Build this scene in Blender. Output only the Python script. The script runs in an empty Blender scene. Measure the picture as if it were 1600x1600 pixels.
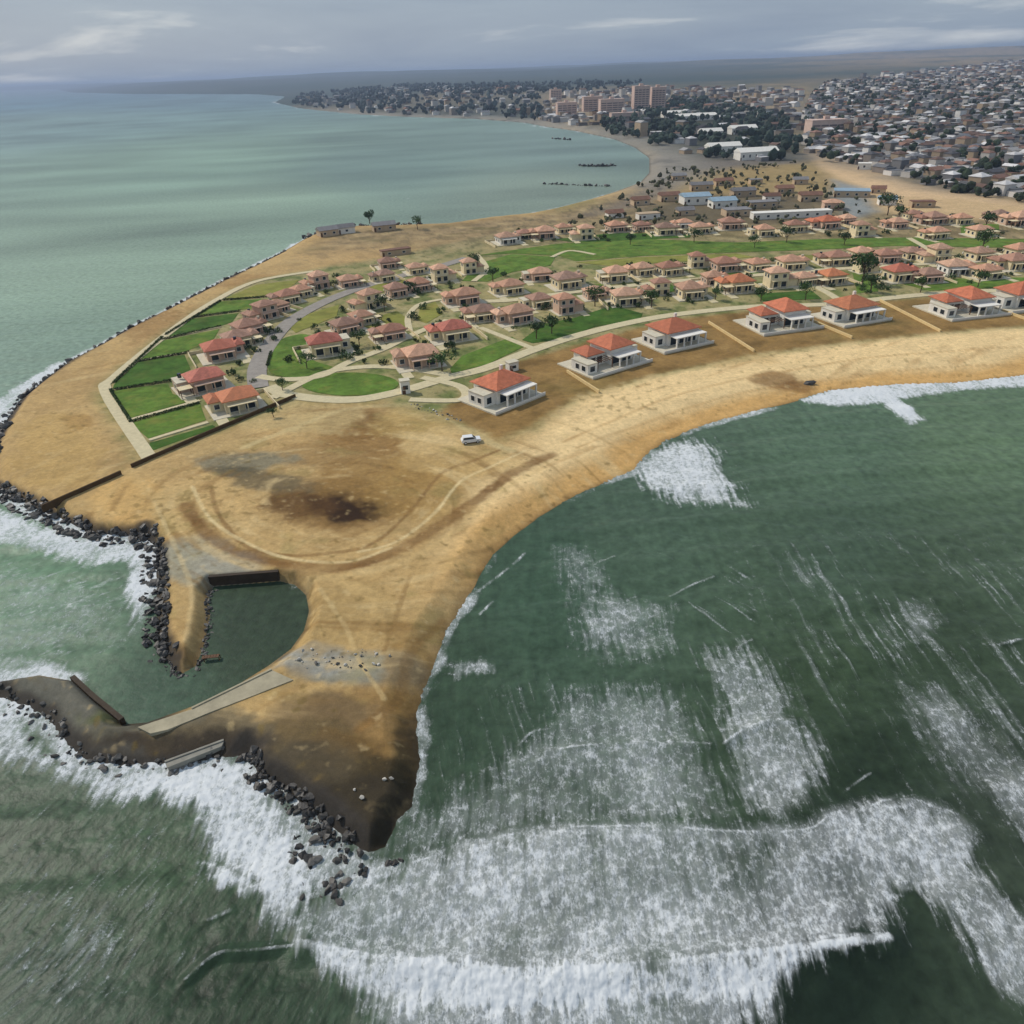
import bpy, math, random
import numpy as np
from mathutils import Matrix, Vector

# ------------------------------------------------------------------ camera
CAM_H = 75.0
F_PX, PX, HORIZON_Y, ROLL = 1150.0, 1600.0, 106.0, math.radians(2.15)
PITCH = math.atan((PX / 2 - HORIZON_Y) / F_PX * math.cos(ROLL))
scene = bpy.context.scene
COL = scene.collection
cam_data = bpy.data.cameras.new('camera')
cam = bpy.data.objects.new('camera', cam_data)
COL.objects.link(cam)
right_h = Vector((1, 0, 0))
fwd = Vector((0, math.cos(PITCH), -math.sin(PITCH)))
up_h = Vector((0, math.sin(PITCH), math.cos(PITCH)))
cx_ = right_h * math.cos(ROLL) - up_h * math.sin(ROLL)
cy_ = right_h * math.sin(ROLL) + up_h * math.cos(ROLL)
M = Matrix((cx_, cy_, -fwd)).transposed().to_4x4()
M.translation = Vector((0, 0, CAM_H))
cam.matrix_world = M
cam_data.sensor_width = 36.0
cam_data.lens = 36.0 * F_PX / PX
cam_data.clip_start = 0.5
cam_data.clip_end = 120000.0
scene.camera = cam

# ------------------------------------------------------------------ light
SUN_DIR = Vector((-0.86, 0.51, 0)).normalized()
SUN_EL = math.radians(44)
world = bpy.data.worlds.new('World')
scene.world = world
world.use_nodes = True
wn, wl = world.node_tree.nodes, world.node_tree.links
wn.clear()
w_out = wn.new('ShaderNodeOutputWorld')
w_bg = wn.new('ShaderNodeBackground')
w_sky = wn.new('ShaderNodeTexSky')
w_sky.sky_type = 'NISHITA'
w_sky.sun_disc = False
w_sky.sun_elevation = SUN_EL
w_sky.sun_rotation = math.atan2(SUN_DIR.x, SUN_DIR.y)
w_sky.air_density = 1.4
w_sky.dust_density = 2.0
w_bg.inputs['Strength'].default_value = 0.1
w_tc = wn.new('ShaderNodeTexCoord')
w_sep = wn.new('ShaderNodeSeparateXYZ')
wl.new(w_tc.outputs['Generated'], w_sep.inputs[0])
w_add = wn.new('ShaderNodeMath'); w_add.operation = 'ADD'; w_add.inputs[1].default_value = 0.11
w_abs = wn.new('ShaderNodeMath'); w_abs.operation = 'ABSOLUTE'
wl.new(w_sep.outputs['Z'], w_abs.inputs[0]); wl.new(w_abs.outputs[0], w_add.inputs[0])
w_dx = wn.new('ShaderNodeMath'); w_dx.operation = 'DIVIDE'
w_dy = wn.new('ShaderNodeMath'); w_dy.operation = 'DIVIDE'
wl.new(w_sep.outputs['X'], w_dx.inputs[0]); wl.new(w_add.outputs[0], w_dx.inputs[1])
wl.new(w_sep.outputs['Y'], w_dy.inputs[0]); wl.new(w_add.outputs[0], w_dy.inputs[1])
w_cmb = wn.new('ShaderNodeCombineXYZ')
wl.new(w_dx.outputs[0], w_cmb.inputs[0]); wl.new(w_dy.outputs[0], w_cmb.inputs[1])
w_n1 = wn.new('ShaderNodeTexNoise'); w_n1.inputs['Scale'].default_value = 0.42
w_n1.inputs['Detail'].default_value = 7; w_n1.inputs['Roughness'].default_value = 0.55
w_n1.inputs['Distortion'].default_value = 0.4
wl.new(w_cmb.outputs[0], w_n1.inputs['Vector'])
w_r1 = wn.new('ShaderNodeValToRGB')            # cloud tone: grey-blue bases to pale tops
w_r1.color_ramp.elements[0].position = 0.36; w_r1.color_ramp.elements[0].color = (2.7, 3.55, 4.9, 1)
w_r1.color_ramp.elements[1].position = 0.68; w_r1.color_ramp.elements[1].color = (7.6, 8.0, 8.3, 1)
e = w_r1.color_ramp.elements.new(0.56); e.color = (3.4, 4.3, 5.5, 1)
wl.new(w_n1.outputs['Fac'], w_r1.inputs[0])
w_mix = wn.new('ShaderNodeMix'); w_mix.data_type = 'RGBA'
w_mix.inputs['Factor'].default_value = 0.8
wl.new(w_sky.outputs[0], w_mix.inputs[6]); wl.new(w_r1.outputs[0], w_mix.inputs[7])
wl.new(w_mix.outputs[2], w_bg.inputs['Color'])
wl.new(w_bg.outputs[0], w_out.inputs['Surface'])

sun_data = bpy.data.lights.new('sun', 'SUN')
sun_data.energy = 2.75
sun_data.angle = math.radians(1.5)
sun_data.color = (1.0, 0.94, 0.85)
sun = bpy.data.objects.new('sun', sun_data)
COL.objects.link(sun)
to_sun = Vector((SUN_DIR.x * math.cos(SUN_EL), SUN_DIR.y * math.cos(SUN_EL), math.sin(SUN_EL)))
sun.rotation_euler = to_sun.to_track_quat('Z', 'Y').to_euler()
sun.location = (0, 0, 300)

vs = scene.view_settings
vs.view_transform = 'Standard'; vs.look = 'None'; vs.exposure = 0.0; vs.gamma = 1.0
vs.use_curve_mapping = False
scene.cycles.adaptive_threshold = 0.02
scene.cycles.max_bounces = 5; scene.cycles.diffuse_bounces = 2; scene.cycles.glossy_bounces = 2; scene.cycles.volume_bounces = 0

# ------------------------------------------------------------------ survey helpers
def G(px, py, z=0.0):
    """Point of the level plane z that the survey photograph shows at (px, py)."""
    x = (px - PX / 2) / F_PX; y = (PX / 2 - py) / F_PX
    a = x * math.cos(ROLL) + y * math.sin(ROLL)
    b = -x * math.sin(ROLL) + y * math.cos(ROLL)
    d = (a, math.cos(PITCH) + b * math.sin(PITCH), -math.sin(PITCH) + b * math.cos(PITCH))
    k = (CAM_H - z) / -d[2]
    return (d[0] * k, d[1] * k)

def GP(pts, z=0.0):
    return [G(a, b, z) for a, b in pts]

def lin(c):
    c = np.asarray(c, float) / 255.0
    return np.where(c <= 0.04045, c / 12.92, ((c + 0.055) / 1.055) ** 2.4)

_rs = np.random.RandomState(7)
_PERM = _rs.permutation(4096).astype(np.int64)
_GA = _rs.rand(4096) * 2 * np.pi
_GX, _GY = np.cos(_GA).astype(np.float32), np.sin(_GA).astype(np.float32)

def perlin(x, y, seed=0):
    xi = np.floor(x); yi = np.floor(y)
    xf = (x - xi).astype(np.float32); yf = (y - yi).astype(np.float32)
    xi = xi.astype(np.int64) + seed * 131; yi = yi.astype(np.int64) + seed * 71
    def g(ix, iy, fx, fy):
        h = _PERM[(_PERM[ix & 4095] + iy) & 4095]
        return _GX[h] * fx + _GY[h] * fy
    u = xf * xf * xf * (xf * (xf * 6 - 15) + 10); v = yf * yf * yf * (yf * (yf * 6 - 15) + 10)
    a = g(xi, yi, xf, yf); b = g(xi + 1, yi, xf - 1, yf)
    c = g(xi, yi + 1, xf, yf - 1); d = g(xi + 1, yi + 1, xf - 1, yf - 1)
    return (a + u * (b - a)) * (1 - v) + (c + u * (d - c)) * v

def fbm(x, y, octv=4, seed=0, gain=0.5):
    s = 0; a = 1.0; t = 0
    for i in range(octv):
        s = s + a * perlin(x * 2 ** i, y * 2 ** i, seed + i * 3); t += a; a *= gain
    return s / t * 1.6

def sstep(a, b, x):
    t = np.clip((x - a) / (b - a), 0, 1)
    return t * t * (3 - 2 * t)

def seg_d2(x, y, a, b):
    ax, ay = a; bx, by = b
    dx, dy = bx - ax, by - ay
    L = dx * dx + dy * dy + 1e-9
    t = np.clip(((x - ax) * dx + (y - ay) * dy) / L, 0, 1)
    ex = x - (ax + t * dx); ey = y - (ay + t * dy)
    return ex * ex + ey * ey

def inside(x, y, poly):
    r = np.zeros(x.shape, bool)
    n = len(poly)
    for i in range(n):
        x0, y0 = poly[i]; x1, y1 = poly[(i + 1) % n]
        if y0 == y1: continue
        c = ((y0 > y) != (y1 > y)) & (x < (x1 - x0) * (y - y0) / (y1 - y0) + x0)
        r ^= c
    return r

def sd_poly(x, y, poly, pad=1e9):
    """signed distance, positive inside; -pad where the point is beyond the padded box"""
    P = np.array(poly)
    m = (x > P[:, 0].min() - pad) & (x < P[:, 0].max() + pad) & (y > P[:, 1].min() - pad) & (y < P[:, 1].max() + pad)
    out = np.full(x.shape, -pad, np.float32)
    if not m.any(): return out
    xs, ys = x[m], y[m]
    d = np.full(xs.shape, 1e18)
    for i in range(len(poly)):
        d = np.minimum(d, seg_d2(xs, ys, poly[i], poly[(i + 1) % len(poly)]))
    d = np.sqrt(d); d[~inside(xs, ys, poly)] *= -1
    out[m] = d
    return out

def d_line(x, y, line, pad=1e9):
    P = np.array(line)
    m = (x > P[:, 0].min() - pad) & (x < P[:, 0].max() + pad) & (y > P[:, 1].min() - pad) & (y < P[:, 1].max() + pad)
    out = np.full(x.shape, pad, np.float32)
    if not m.any(): return out
    d = np.full(m.sum(), 1e18)
    for i in range(len(line) - 1):
        d = np.minimum(d, seg_d2(x[m], y[m], line[i], line[i + 1]))
    out[m] = np.sqrt(d)
    return out

def blob(x, y, cx, cy, rx, ry, z=2.0):
    """normalised radius of a ground ellipse given by its survey centre and half axes"""
    C = np.array(G(cx, cy, z))
    X = (np.array(G(cx + rx, cy, z)) - np.array(G(cx - rx, cy, z))) / 2
    Y = (np.array(G(cx, cy - ry, z)) - np.array(G(cx, cy + ry, z))) / 2
    A = np.linalg.inv(np.stack([X, Y], 1))
    u = A[0, 0] * (x - C[0]) + A[0, 1] * (y - C[1]); v = A[1, 0] * (x - C[0]) + A[1, 1] * (y - C[1])
    return np.sqrt(u * u + v * v)

# ------------------------------------------------------------------ mesh helpers
def new_obj(name, me, mat=None, parent=None):
    o = bpy.data.objects.new(name, me)
    COL.objects.link(o)
    if mat is not None and me is not None and len(me.materials) == 0:
        me.materials.append(mat)
    if parent is not None: o.parent = parent
    return o

def tag(o, label=None, cat=None, group=None, kind=None):
    if label: o['label'] = label
    if cat: o['category'] = cat
    if group: o['group'] = group
    if kind: o['kind'] = kind
    return o

def empty(name, loc, rz=0.0):
    o = bpy.data.objects.new(name, None)
    o.empty_display_size = 0.5
    o.location = loc; o.rotation_euler = (0, 0, rz)
    COL.objects.link(o)
    return o

def np_mesh(name, V, Fq, cols=None, attrs=None, smooth=True):
    me = bpy.data.meshes.new(name)
    k = Fq.shape[1]
    me.vertices.add(len(V)); me.vertices.foreach_set('co', np.asarray(V, np.float32).ravel())
    me.loops.add(Fq.size); me.loops.foreach_set('vertex_index', Fq.astype(np.int32).ravel())
    me.polygons.add(len(Fq)); me.polygons.foreach_set('loop_start', np.arange(0, Fq.size, k, dtype=np.int32))
    me.polygons.foreach_set('use_smooth', np.full(len(Fq), smooth))
    if cols is not None:
        a = me.color_attributes.new('Col', 'FLOAT_COLOR', 'POINT')
        c4 = np.ones((len(V), 4), np.float32); c4[:, :3] = cols
        a.data.foreach_set('color', c4.ravel())
    for kname, arr in (attrs or {}).items():
        a = me.attributes.new(kname, 'FLOAT', 'POINT'); a.data.foreach_set('value', np.asarray(arr, np.float32))
    me.update(calc_edges=True); me.validate()
    return me

class MB:
    def __init__(s): s.v = []; s.f = []
    def add(s, verts, faces):
        n = len(s.v); s.v += [tuple(p) for p in verts]; s.f += [tuple(i + n for i in f) for f in faces]
        return s
    def box(s, x0, x1, y0, y1, z0, z1):
        return s.add([(x0, y0, z0), (x1, y0, z0), (x1, y1, z0), (x0, y1, z0), (x0, y0, z1), (x1, y0, z1), (x1, y1, z1), (x0, y1, z1)],
                     [(3, 2, 1, 0), (4, 5, 6, 7), (0, 1, 5, 4), (1, 2, 6, 5), (2, 3, 7, 6), (3, 0, 4, 7)])
    def hip(s, x0, x1, y0, y1, z, h, t=0.22):
        """hipped roof with a fascia of thickness t"""
        w, d = x1 - x0, y1 - y0
        if w >= d: r0, r1 = (x0 + d / 2, (y0 + y1) / 2), (x1 - d / 2 + 1e-3, (y0 + y1) / 2)
        else: r0, r1 = ((x0 + x1) / 2, y0 + w / 2), ((x0 + x1) / 2, y1 - w / 2)
        b = [(x0, y0, z), (x1, y0, z), (x1, y1, z), (x0, y1, z)]
        e = [(x0, y0, z + t), (x1, y0, z + t), (x1, y1, z + t), (x0, y1, z + t)]
        R = [(r0[0], r0[1], z + t + h), (r1[0], r1[1], z + t + h)]
        F = [(3, 2, 1, 0)] + [(i, (i + 1) % 4, 4 + (i + 1) % 4, 4 + i) for i in range(4)]
        if w >= d: F += [(4, 5, 9, 8), (5, 6, 9), (6, 7, 8, 9), (7, 4, 8)]
        else: F += [(4, 5, 8), (5, 6, 9, 8), (6, 7, 9), (7, 4, 8, 9)]
        return s.add(b + e + R, F)
    def gable(s, x0, x1, y0, y1, z, h, t=0.15):
        ym = (y0 + y1) / 2
        return s.add([(x0, y0, z), (x1, y0, z), (x1, y1, z), (x0, y1, z), (x0, y0, z + t), (x1, y0, z + t), (x1, y1, z + t), (x0, y1, z + t),
                      (x0, ym, z + t + h), (x1, ym, z + t + h)],
                     [(3, 2, 1, 0), (0, 1, 5, 4), (1, 2, 6, 9, 5), (2, 3, 7, 6), (3, 0, 4, 8, 7), (4, 5, 9, 8), (6, 7, 8, 9)])
    def prism(s, pts, z0, z1):
        """upright prism over a plan polygon (counter-clockwise)"""
        n = len(pts)
        return s.add([(p[0], p[1], z0) for p in pts] + [(p[0], p[1], z1) for p in pts],
                     [tuple(range(n))[::-1], tuple(range(n, 2 * n))] + [(i, (i + 1) % n, n + (i + 1) % n, n + i) for i in range(n)])
    def cyl(s, c, axis, r, l, n=10):
        A = Vector(axis).normalized(); u = A.orthogonal().normalized(); w = A.cross(u); c = Vector(c)
        ring = [u * math.cos(2 * math.pi * i / n) * r + w * math.sin(2 * math.pi * i / n) * r for i in range(n)]
        return s.add([c - A * l / 2 + q for q in ring] + [c + A * l / 2 + q for q in ring],
                     [tuple(range(n))[::-1], tuple(range(n, 2 * n))] + [(i, (i + 1) % n, n + (i + 1) % n, n + i) for i in range(n)])
    def mesh(s, name, mat=None, smooth=False):
        me = bpy.data.meshes.new(name); me.from_pydata(s.v, [], s.f)
        if smooth: me.polygons.foreach_set('use_smooth', [True] * len(me.polygons))
        if mat: me.materials.append(mat)
        me.update(); return me
    def build(s, name, mat, parent=None, smooth=False):
        return new_obj(name, s.mesh(name, mat, smooth), None, parent)

def ccw(p):
    a = sum(p[i][0] * p[(i + 1) % len(p)][1] - p[(i + 1) % len(p)][0] * p[i][1] for i in range(len(p)))
    return p if a > 0 else p[::-1]

def smooth_line(pts, n=5, closed=False):
    """Catmull-Rom through plan points"""
    out = []; N = len(pts)
    for i in range(N if closed else N - 1):
        g = (lambda j: pts[j % N]) if closed else (lambda j: pts[min(max(j, 0), N - 1)])
        p0, p1, p2, p3 = g(i - 1), g(i), g(i + 1), g(i + 2)
        for k in range(n):
            t = k / n
            out.append(tuple(0.5 * (2 * p1[c] + (p2[c] - p0[c]) * t + (2 * p0[c] - 5 * p1[c] + 4 * p2[c] - p3[c]) * t * t +
                             (3 * p1[c] - p0[c] - 3 * p2[c] + p3[c]) * t ** 3) for c in (0, 1)))
    if not closed: out.append(tuple(pts[-1]))
    return out

# ------------------------------------------------------------------ materials
def mat_new(name):
    m = bpy.data.materials.new(name); m.use_nodes = True
    n, l = m.node_tree.nodes, m.node_tree.links
    return m, n, l, n['Principled BSDF']

def mat_plain(name, rgb, rough=0.8, var=0.12, scale=1.5, rand=0.0, bump=0.0, spec=0.3, metal=0.0):
    """plain stuff with grain, blotches and a little difference from piece to piece"""
    m, n, l, p = mat_new(name)
    p.inputs['Roughness'].default_value = rough; p.inputs['Specular IOR Level'].default_value = spec
    p.inputs['Metallic'].default_value = metal
    tc = n.new('ShaderNodeTexCoord'); nz = n.new('ShaderNodeTexNoise')
    nz.inputs['Scale'].default_value = scale; nz.inputs['Detail'].default_value = 6; nz.inputs['Roughness'].default_value = 0.65
    l.new(tc.outputs['Object'], nz.inputs['Vector'])
    mr = n.new('ShaderNodeMapRange'); mr.inputs[1].default_value = 0.3; mr.inputs[2].default_value = 0.7
    mr.inputs[3].default_value = 1 - var; mr.inputs[4].default_value = 1 + var
    l.new(nz.outputs['Fac'], mr.inputs[0])
    oi = n.new('ShaderNodeObjectInfo'); mr2 = n.new('ShaderNodeMapRange')
    mr2.inputs[3].default_value = 1 - rand; mr2.inputs[4].default_value = 1 + rand
    l.new(oi.outputs['Random'], mr2.inputs[0])
    mu = n.new('ShaderNodeMath'); mu.operation = 'MULTIPLY'
    l.new(mr.outputs[0], mu.inputs[0]); l.new(mr2.outputs[0], mu.inputs[1])
    vm = n.new('ShaderNodeVectorMath'); vm.operation = 'SCALE'; vm.inputs[0].default_value = tuple(rgb)
    l.new(mu.outputs[0], vm.inputs['Scale']); l.new(vm.outputs[0], p.inputs['Base Color'])
    if bump:
        b = n.new('ShaderNodeBump'); b.inputs['Distance'].default_value = bump
        l.new(nz.outputs['Fac'], b.inputs['Height']); l.new(b.outputs[0], p.inputs['Normal'])
    return m

def mat_tile(name, rgb):
    m = mat_plain(name, rgb, 0.75, 0.3, 0.7, 0.2)
    n, l = m.node_tree.nodes, m.node_tree.links; p = n['Principled BSDF']
    tc = n.new('ShaderNodeTexCoord'); wv = n.new('ShaderNodeTexWave'); wv.inputs['Scale'].default_value = 1.3
    wv.bands_direction = 'DIAGONAL'; wv.inputs['Distortion'].default_value = 0.4
    l.new(tc.outputs['Object'], wv.inputs['Vector'])
    src = p.inputs['Base Color'].links[0].from_socket
    oi = n.new('ShaderNodeObjectInfo'); wn2 = n.new('ShaderNodeTexWhiteNoise'); wn2.noise_dimensions = '1D'; l.new(oi.outputs['Random'], wn2.inputs['W'])
    pw = n.new('ShaderNodeMath'); pw.operation = 'MULTIPLY'; pw.inputs[1].default_value = 0.38; l.new(wn2.outputs['Value'], pw.inputs[0])
    mx = n.new('ShaderNodeMix'); mx.data_type = 'RGBA'; l.new(pw.outputs[0], mx.inputs[0]); l.new(src, mx.inputs[6]); mx.inputs[7].default_value = (*lin((192, 116, 82)), 1)
    l.new(mx.outputs[2], p.inputs['Base Color'])
    b = n.new('ShaderNodeBump'); b.inputs['Distance'].default_value = 0.05
    l.new(wv.outputs['Fac'], b.inputs['Height']); l.new(b.outputs[0], p.inputs['Normal'])
    return m

def mat_glass(name, rgb=(0.02, 0.03, 0.04)):
    m, n, l, p = mat_new(name)
    p.inputs['Base Color'].default_value = (*rgb, 1); p.inputs['Roughness'].default_value = 0.08
    p.inputs['IOR'].default_value = 1.5
    return m

def mat_attr(name, rough=0.9, fine=((0.9, 0.16), (6.0, 0.14)), bump=0.12, spec=0.15):
    """colour from the surveyed ground cover, plus fine procedural grain"""
    m, n, l, p = mat_new(name)
    p.inputs['Roughness'].default_value = rough; p.inputs['Specular IOR Level'].default_value = spec
    at = n.new('ShaderNodeAttribute'); at.attribute_name = 'Col'
    tc = n.new('ShaderNodeTexCoord'); prev = None; h = None
    for sc, amt in fine:
        nz = n.new('ShaderNodeTexNoise'); nz.inputs['Scale'].default_value = sc
        nz.inputs['Detail'].default_value = 5; nz.inputs['Roughness'].default_value = 0.7
        l.new(tc.outputs['Object'], nz.inputs['Vector'])
        mr = n.new('ShaderNodeMapRange'); mr.inputs[1].default_value = 0.28; mr.inputs[2].default_value = 0.72
        mr.inputs[3].default_value = 1 - amt; mr.inputs[4].default_value = 1 + amt
        l.new(nz.outputs['Fac'], mr.inputs[0])
        if prev is None: prev = mr.outputs[0]; h = nz.outputs['Fac']
        else:
            mu = n.new('ShaderNodeMath'); mu.operation = 'MULTIPLY'
            l.new(prev, mu.inputs[0]); l.new(mr.outputs[0], mu.inputs[1]); prev = mu.outputs[0]
    vm = n.new('ShaderNodeVectorMath'); vm.operation = 'SCALE'
    l.new(at.outputs['Color'], vm.inputs[0]); l.new(prev, vm.inputs['Scale']); l.new(vm.outputs[0], p.inputs['Base Color'])
    if bump:
        b = n.new('ShaderNodeBump'); b.inputs['Distance'].default_value = bump; b.inputs['Strength'].default_value = 0.6
        l.new(h, b.inputs['Height']); l.new(b.outputs[0], p.inputs['Normal'])
    return m

# ------------------------------------------------------------------ the coast: (survey x, survey y, width of the bank in m)
COAST = [
 (1600,589,16),(1500,600,16),(1400,603,16),(1300,612,16),(1250,626,15),(1180,645,14),(1130,658,14),(1080,674,13),(1040,690,13),
 (1012,712,12),(995,736,11),(955,752,10),(910,770,9),(872,790,8),(840,810,7),(800,840,6),(772,866,5),(752,896,5),(738,926,5),(720,956,5),
 (700,988,5),(688,1016,5),(680,1045,5),(664,1078,5),(655,1112,5),(654,1150,4),(660,1186,3.5),(652,1225,3),(645,1262,3),(622,1282,2.5),(603,1324,2),
 (575,1334,2),(540,1314,2),(518,1293,2),(480,1268,2),(452,1242,2),(404,1214,2),(384,1182,2.5),
 (345,1186,4),(300,1196,5),(200,1200,5),(130,1194,5),(100,1166,5),(62,1118,5),(0,1094,5),(-60,1080,4),(-90,1072,3),
 (-60,1062,3),(0,1064,3),(62,1054,3),(118,1064,1.5),(150,1094,1.2),(196,1132,1.5),(230,1129,4),(300,1104,4),(370,1071,4),(420,1040,4),
 (455,1014,3),(475,986,2.5),(483,956,2.5),(478,930,2),(460,914,1.5),(436,908,1),(334,916,1),(325,930,2),(328,962,2.2),(321,1000,2.2),(306,1040,2),
 (285,1052,2),(270,1046,2.5),(256,1022,3),(243,1008,3.5),(246,960,3.5),(241,900,3.5),(240,856,3.5),(224,842,3),(190,838,3),(140,836,3),
 (100,816,3.5),(52,796,4),(20,781,4),(-10,764,5),(-25,722,5),(-8,680,5),(28,628,4),(60,601,4),(100,570,4),(150,545,4),(200,516,4),(250,491,4),
 (300,465,5),(350,438,5),(400,415,6),(440,395,6),(480,371,7),(500,362,8),(560,354,9),(620,353,9),(700,350,9),(760,341,9),(820,335,9),(870,325,10),
 (920,312,10),(960,300,12),(1000,285,12),(1014,270,12),(1014,247,14),(992,231,15),(960,218,18),(900,205,20),(850,198,25),(820,192,28),
 (740,186,30),(640,183,30),(560,179,30),(470,170,30),(428,160,30),(445,151,60),(400,147.5,80),(200,147,120),(110,144.5,150),
]
coast = GP([c[:2] for c in COAST]); widths = [c[2] for c in COAST]
coast += [(-9000, 17500), (-26000, 33000), (-20000, 60000), (60000, 60000), (60000, 9000), (5200, 1500), (900, 520), (430, 305)]
widths += [150, 200, 200, 200, 200, 60, 20, 18]

def coast_eval(x, y):
    """signed distance to the shore (positive on land) and bank height"""
    d = np.full(x.shape, 1e18); zb = np.full(x.shape, 1e9)
    n = len(coast)
    for i in range(n):
        d2 = seg_d2(x, y, coast[i], coast[(i + 1) % n])
        d = np.minimum(d, d2)
        w = 0.5 * (widths[i] + widths[(i + 1) % n])
        zb = np.minimum(zb, np.sqrt(d2) / w)
    d = np.sqrt(d); ins = inside(x, y, coast)
    return np.where(ins, d, -d), zb

def height(x, y, sd, zb):
    """terrain height"""
    r = np.hypot(x, y)
    t = np.clip(zb, 0, 1)
    land = 2.0 * (t * t * (3 - 2 * t) * 0.6 + t * 0.4)
    dune = fbm(x / 34, y / 34, 4, 21) * 0.30 + fbm(x / 7, y / 7, 3, 5) * 0.07
    k = sstep(3, 18, sd) * (1 - 0.85 * resort_mask(x, y))
    land = land + dune * k
    far = sstep(550, 2500, r) * 16 * sstep(0, 500, sd) + sstep(2600, 9000, r) * sstep(0, 900, sd) * (45 + 60 * fbm(x / 3500, y / 3500, 4, 33))
    land = land + far
    under = -np.minimum(np.abs(sd) * 0.16, 6.0)
    return np.where(sd > 0, land, under)

RESORT = GP([(225,712),(160,612),(180,588),(260,522),(330,472),(400,438),(500,420),(620,400),(740,372),(860,350),(1000,338),(1200,335),(1400,325),(1640,325),
             (1640,505),(1450,520),(1330,532),(1180,552),(1030,582),(900,615),(830,662),(780,682),(690,650),(600,625),(470,622),(350,665)], 2.0)
def resort_mask(x, y):
    return sstep(-6, 4, sd_poly(x, y, RESORT, 40))

# ------------------------------------------------------------------ level-of-detail polar sheet shared by land and sea
dep = np.concatenate([np.arange(81, 2.0, -0.085), np.geomspace(2.0, 0.075, 70)])
rad = CAM_H / np.tan(np.radians(dep))
th = np.concatenate([np.linspace(-180, -52, 34)[:-1], np.linspace(-52, 52, 900), np.linspace(52, 180, 34)[1:]])
TH, RR = np.meshgrid(np.radians(th), rad)
X0 = (RR * np.sin(TH)).ravel(); Y0 = (RR * np.cos(TH)).ravel()
SD, ZB = coast_eval(X0, Y0)
nr, nt = RR.shape
idx = np.arange(nr * nt).reshape(nr, nt)
QUADS = np.stack([idx[:-1, :-1], idx[:-1, 1:], idx[1:, 1:], idx[1:, :-1]], -1).reshape(-1, 4)[:, ::-1]

def sheet(keep_v):
    f = QUADS[keep_v[QUADS].any(1)]
    used = np.unique(f)
    remap = np.zeros(nr * nt, np.int64); remap[used] = np.arange(len(used))
    return used, remap[f]

# ---------------- land
used, FL = sheet(SD > -14)
x, y, sd, zb = X0[used], Y0[used], SD[used], ZB[used]
z = height(x, y, sd, zb)
r = np.hypot(x, y)
near = r < 1500
n1 = fbm(x / 45, y / 45, 5, 1); n2 = fbm(x / 9, y / 9, 4, 2); n3 = fbm(x / 2.2, y / 2.2, 3, 3)
# strokes left by traffic and wind run roughly along the shore of the point
n4 = fbm((x * 0.8 + y * 0.6) / 40, (y * 0.8 - x * 0.6) / 4, 4, 9)
C = np.zeros((len(x), 3)); C[:] = lin((186, 152, 102))
def mix(c, w):
    global C
    w = np.clip(w, 0, 1)[:, None]
    C = C * (1 - w) + np.asarray(lin(c))[None, :] * w
mix((204, 168, 114), sstep(0.0, 0.6, n1) * 0.8)
mix((160, 128, 84), sstep(0.05, 0.7, -n1 + 0.5 * n2) * 0.7)
mix((148, 112, 66), sstep(0.15, 0.7, n4) * 0.65)
mix((212, 182, 132), sstep(0.15, 0.7, -n4) * 0.45)
# beach on the right: warm orange sand
BEACH = GP([(1700,500),(1450,520),(1180,555),(1000,590),(880,640),(820,700),(720,800),(700,930),(800,900),(1000,760),(1300,640),(1700,600)], 1)
wb = sstep(-6, 6, sd_poly(x, y, BEACH, 60) + 3 * n2)
mix((236, 202, 150), wb * 0.9)
mix((204, 152, 84), wb * sstep(11, 4, sd + 3 * n1 + 2 * n4) * 0.75)
mix((170, 128, 78), wb * sstep(.15, .6, n4 + .4 * n2) * .5)
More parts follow.
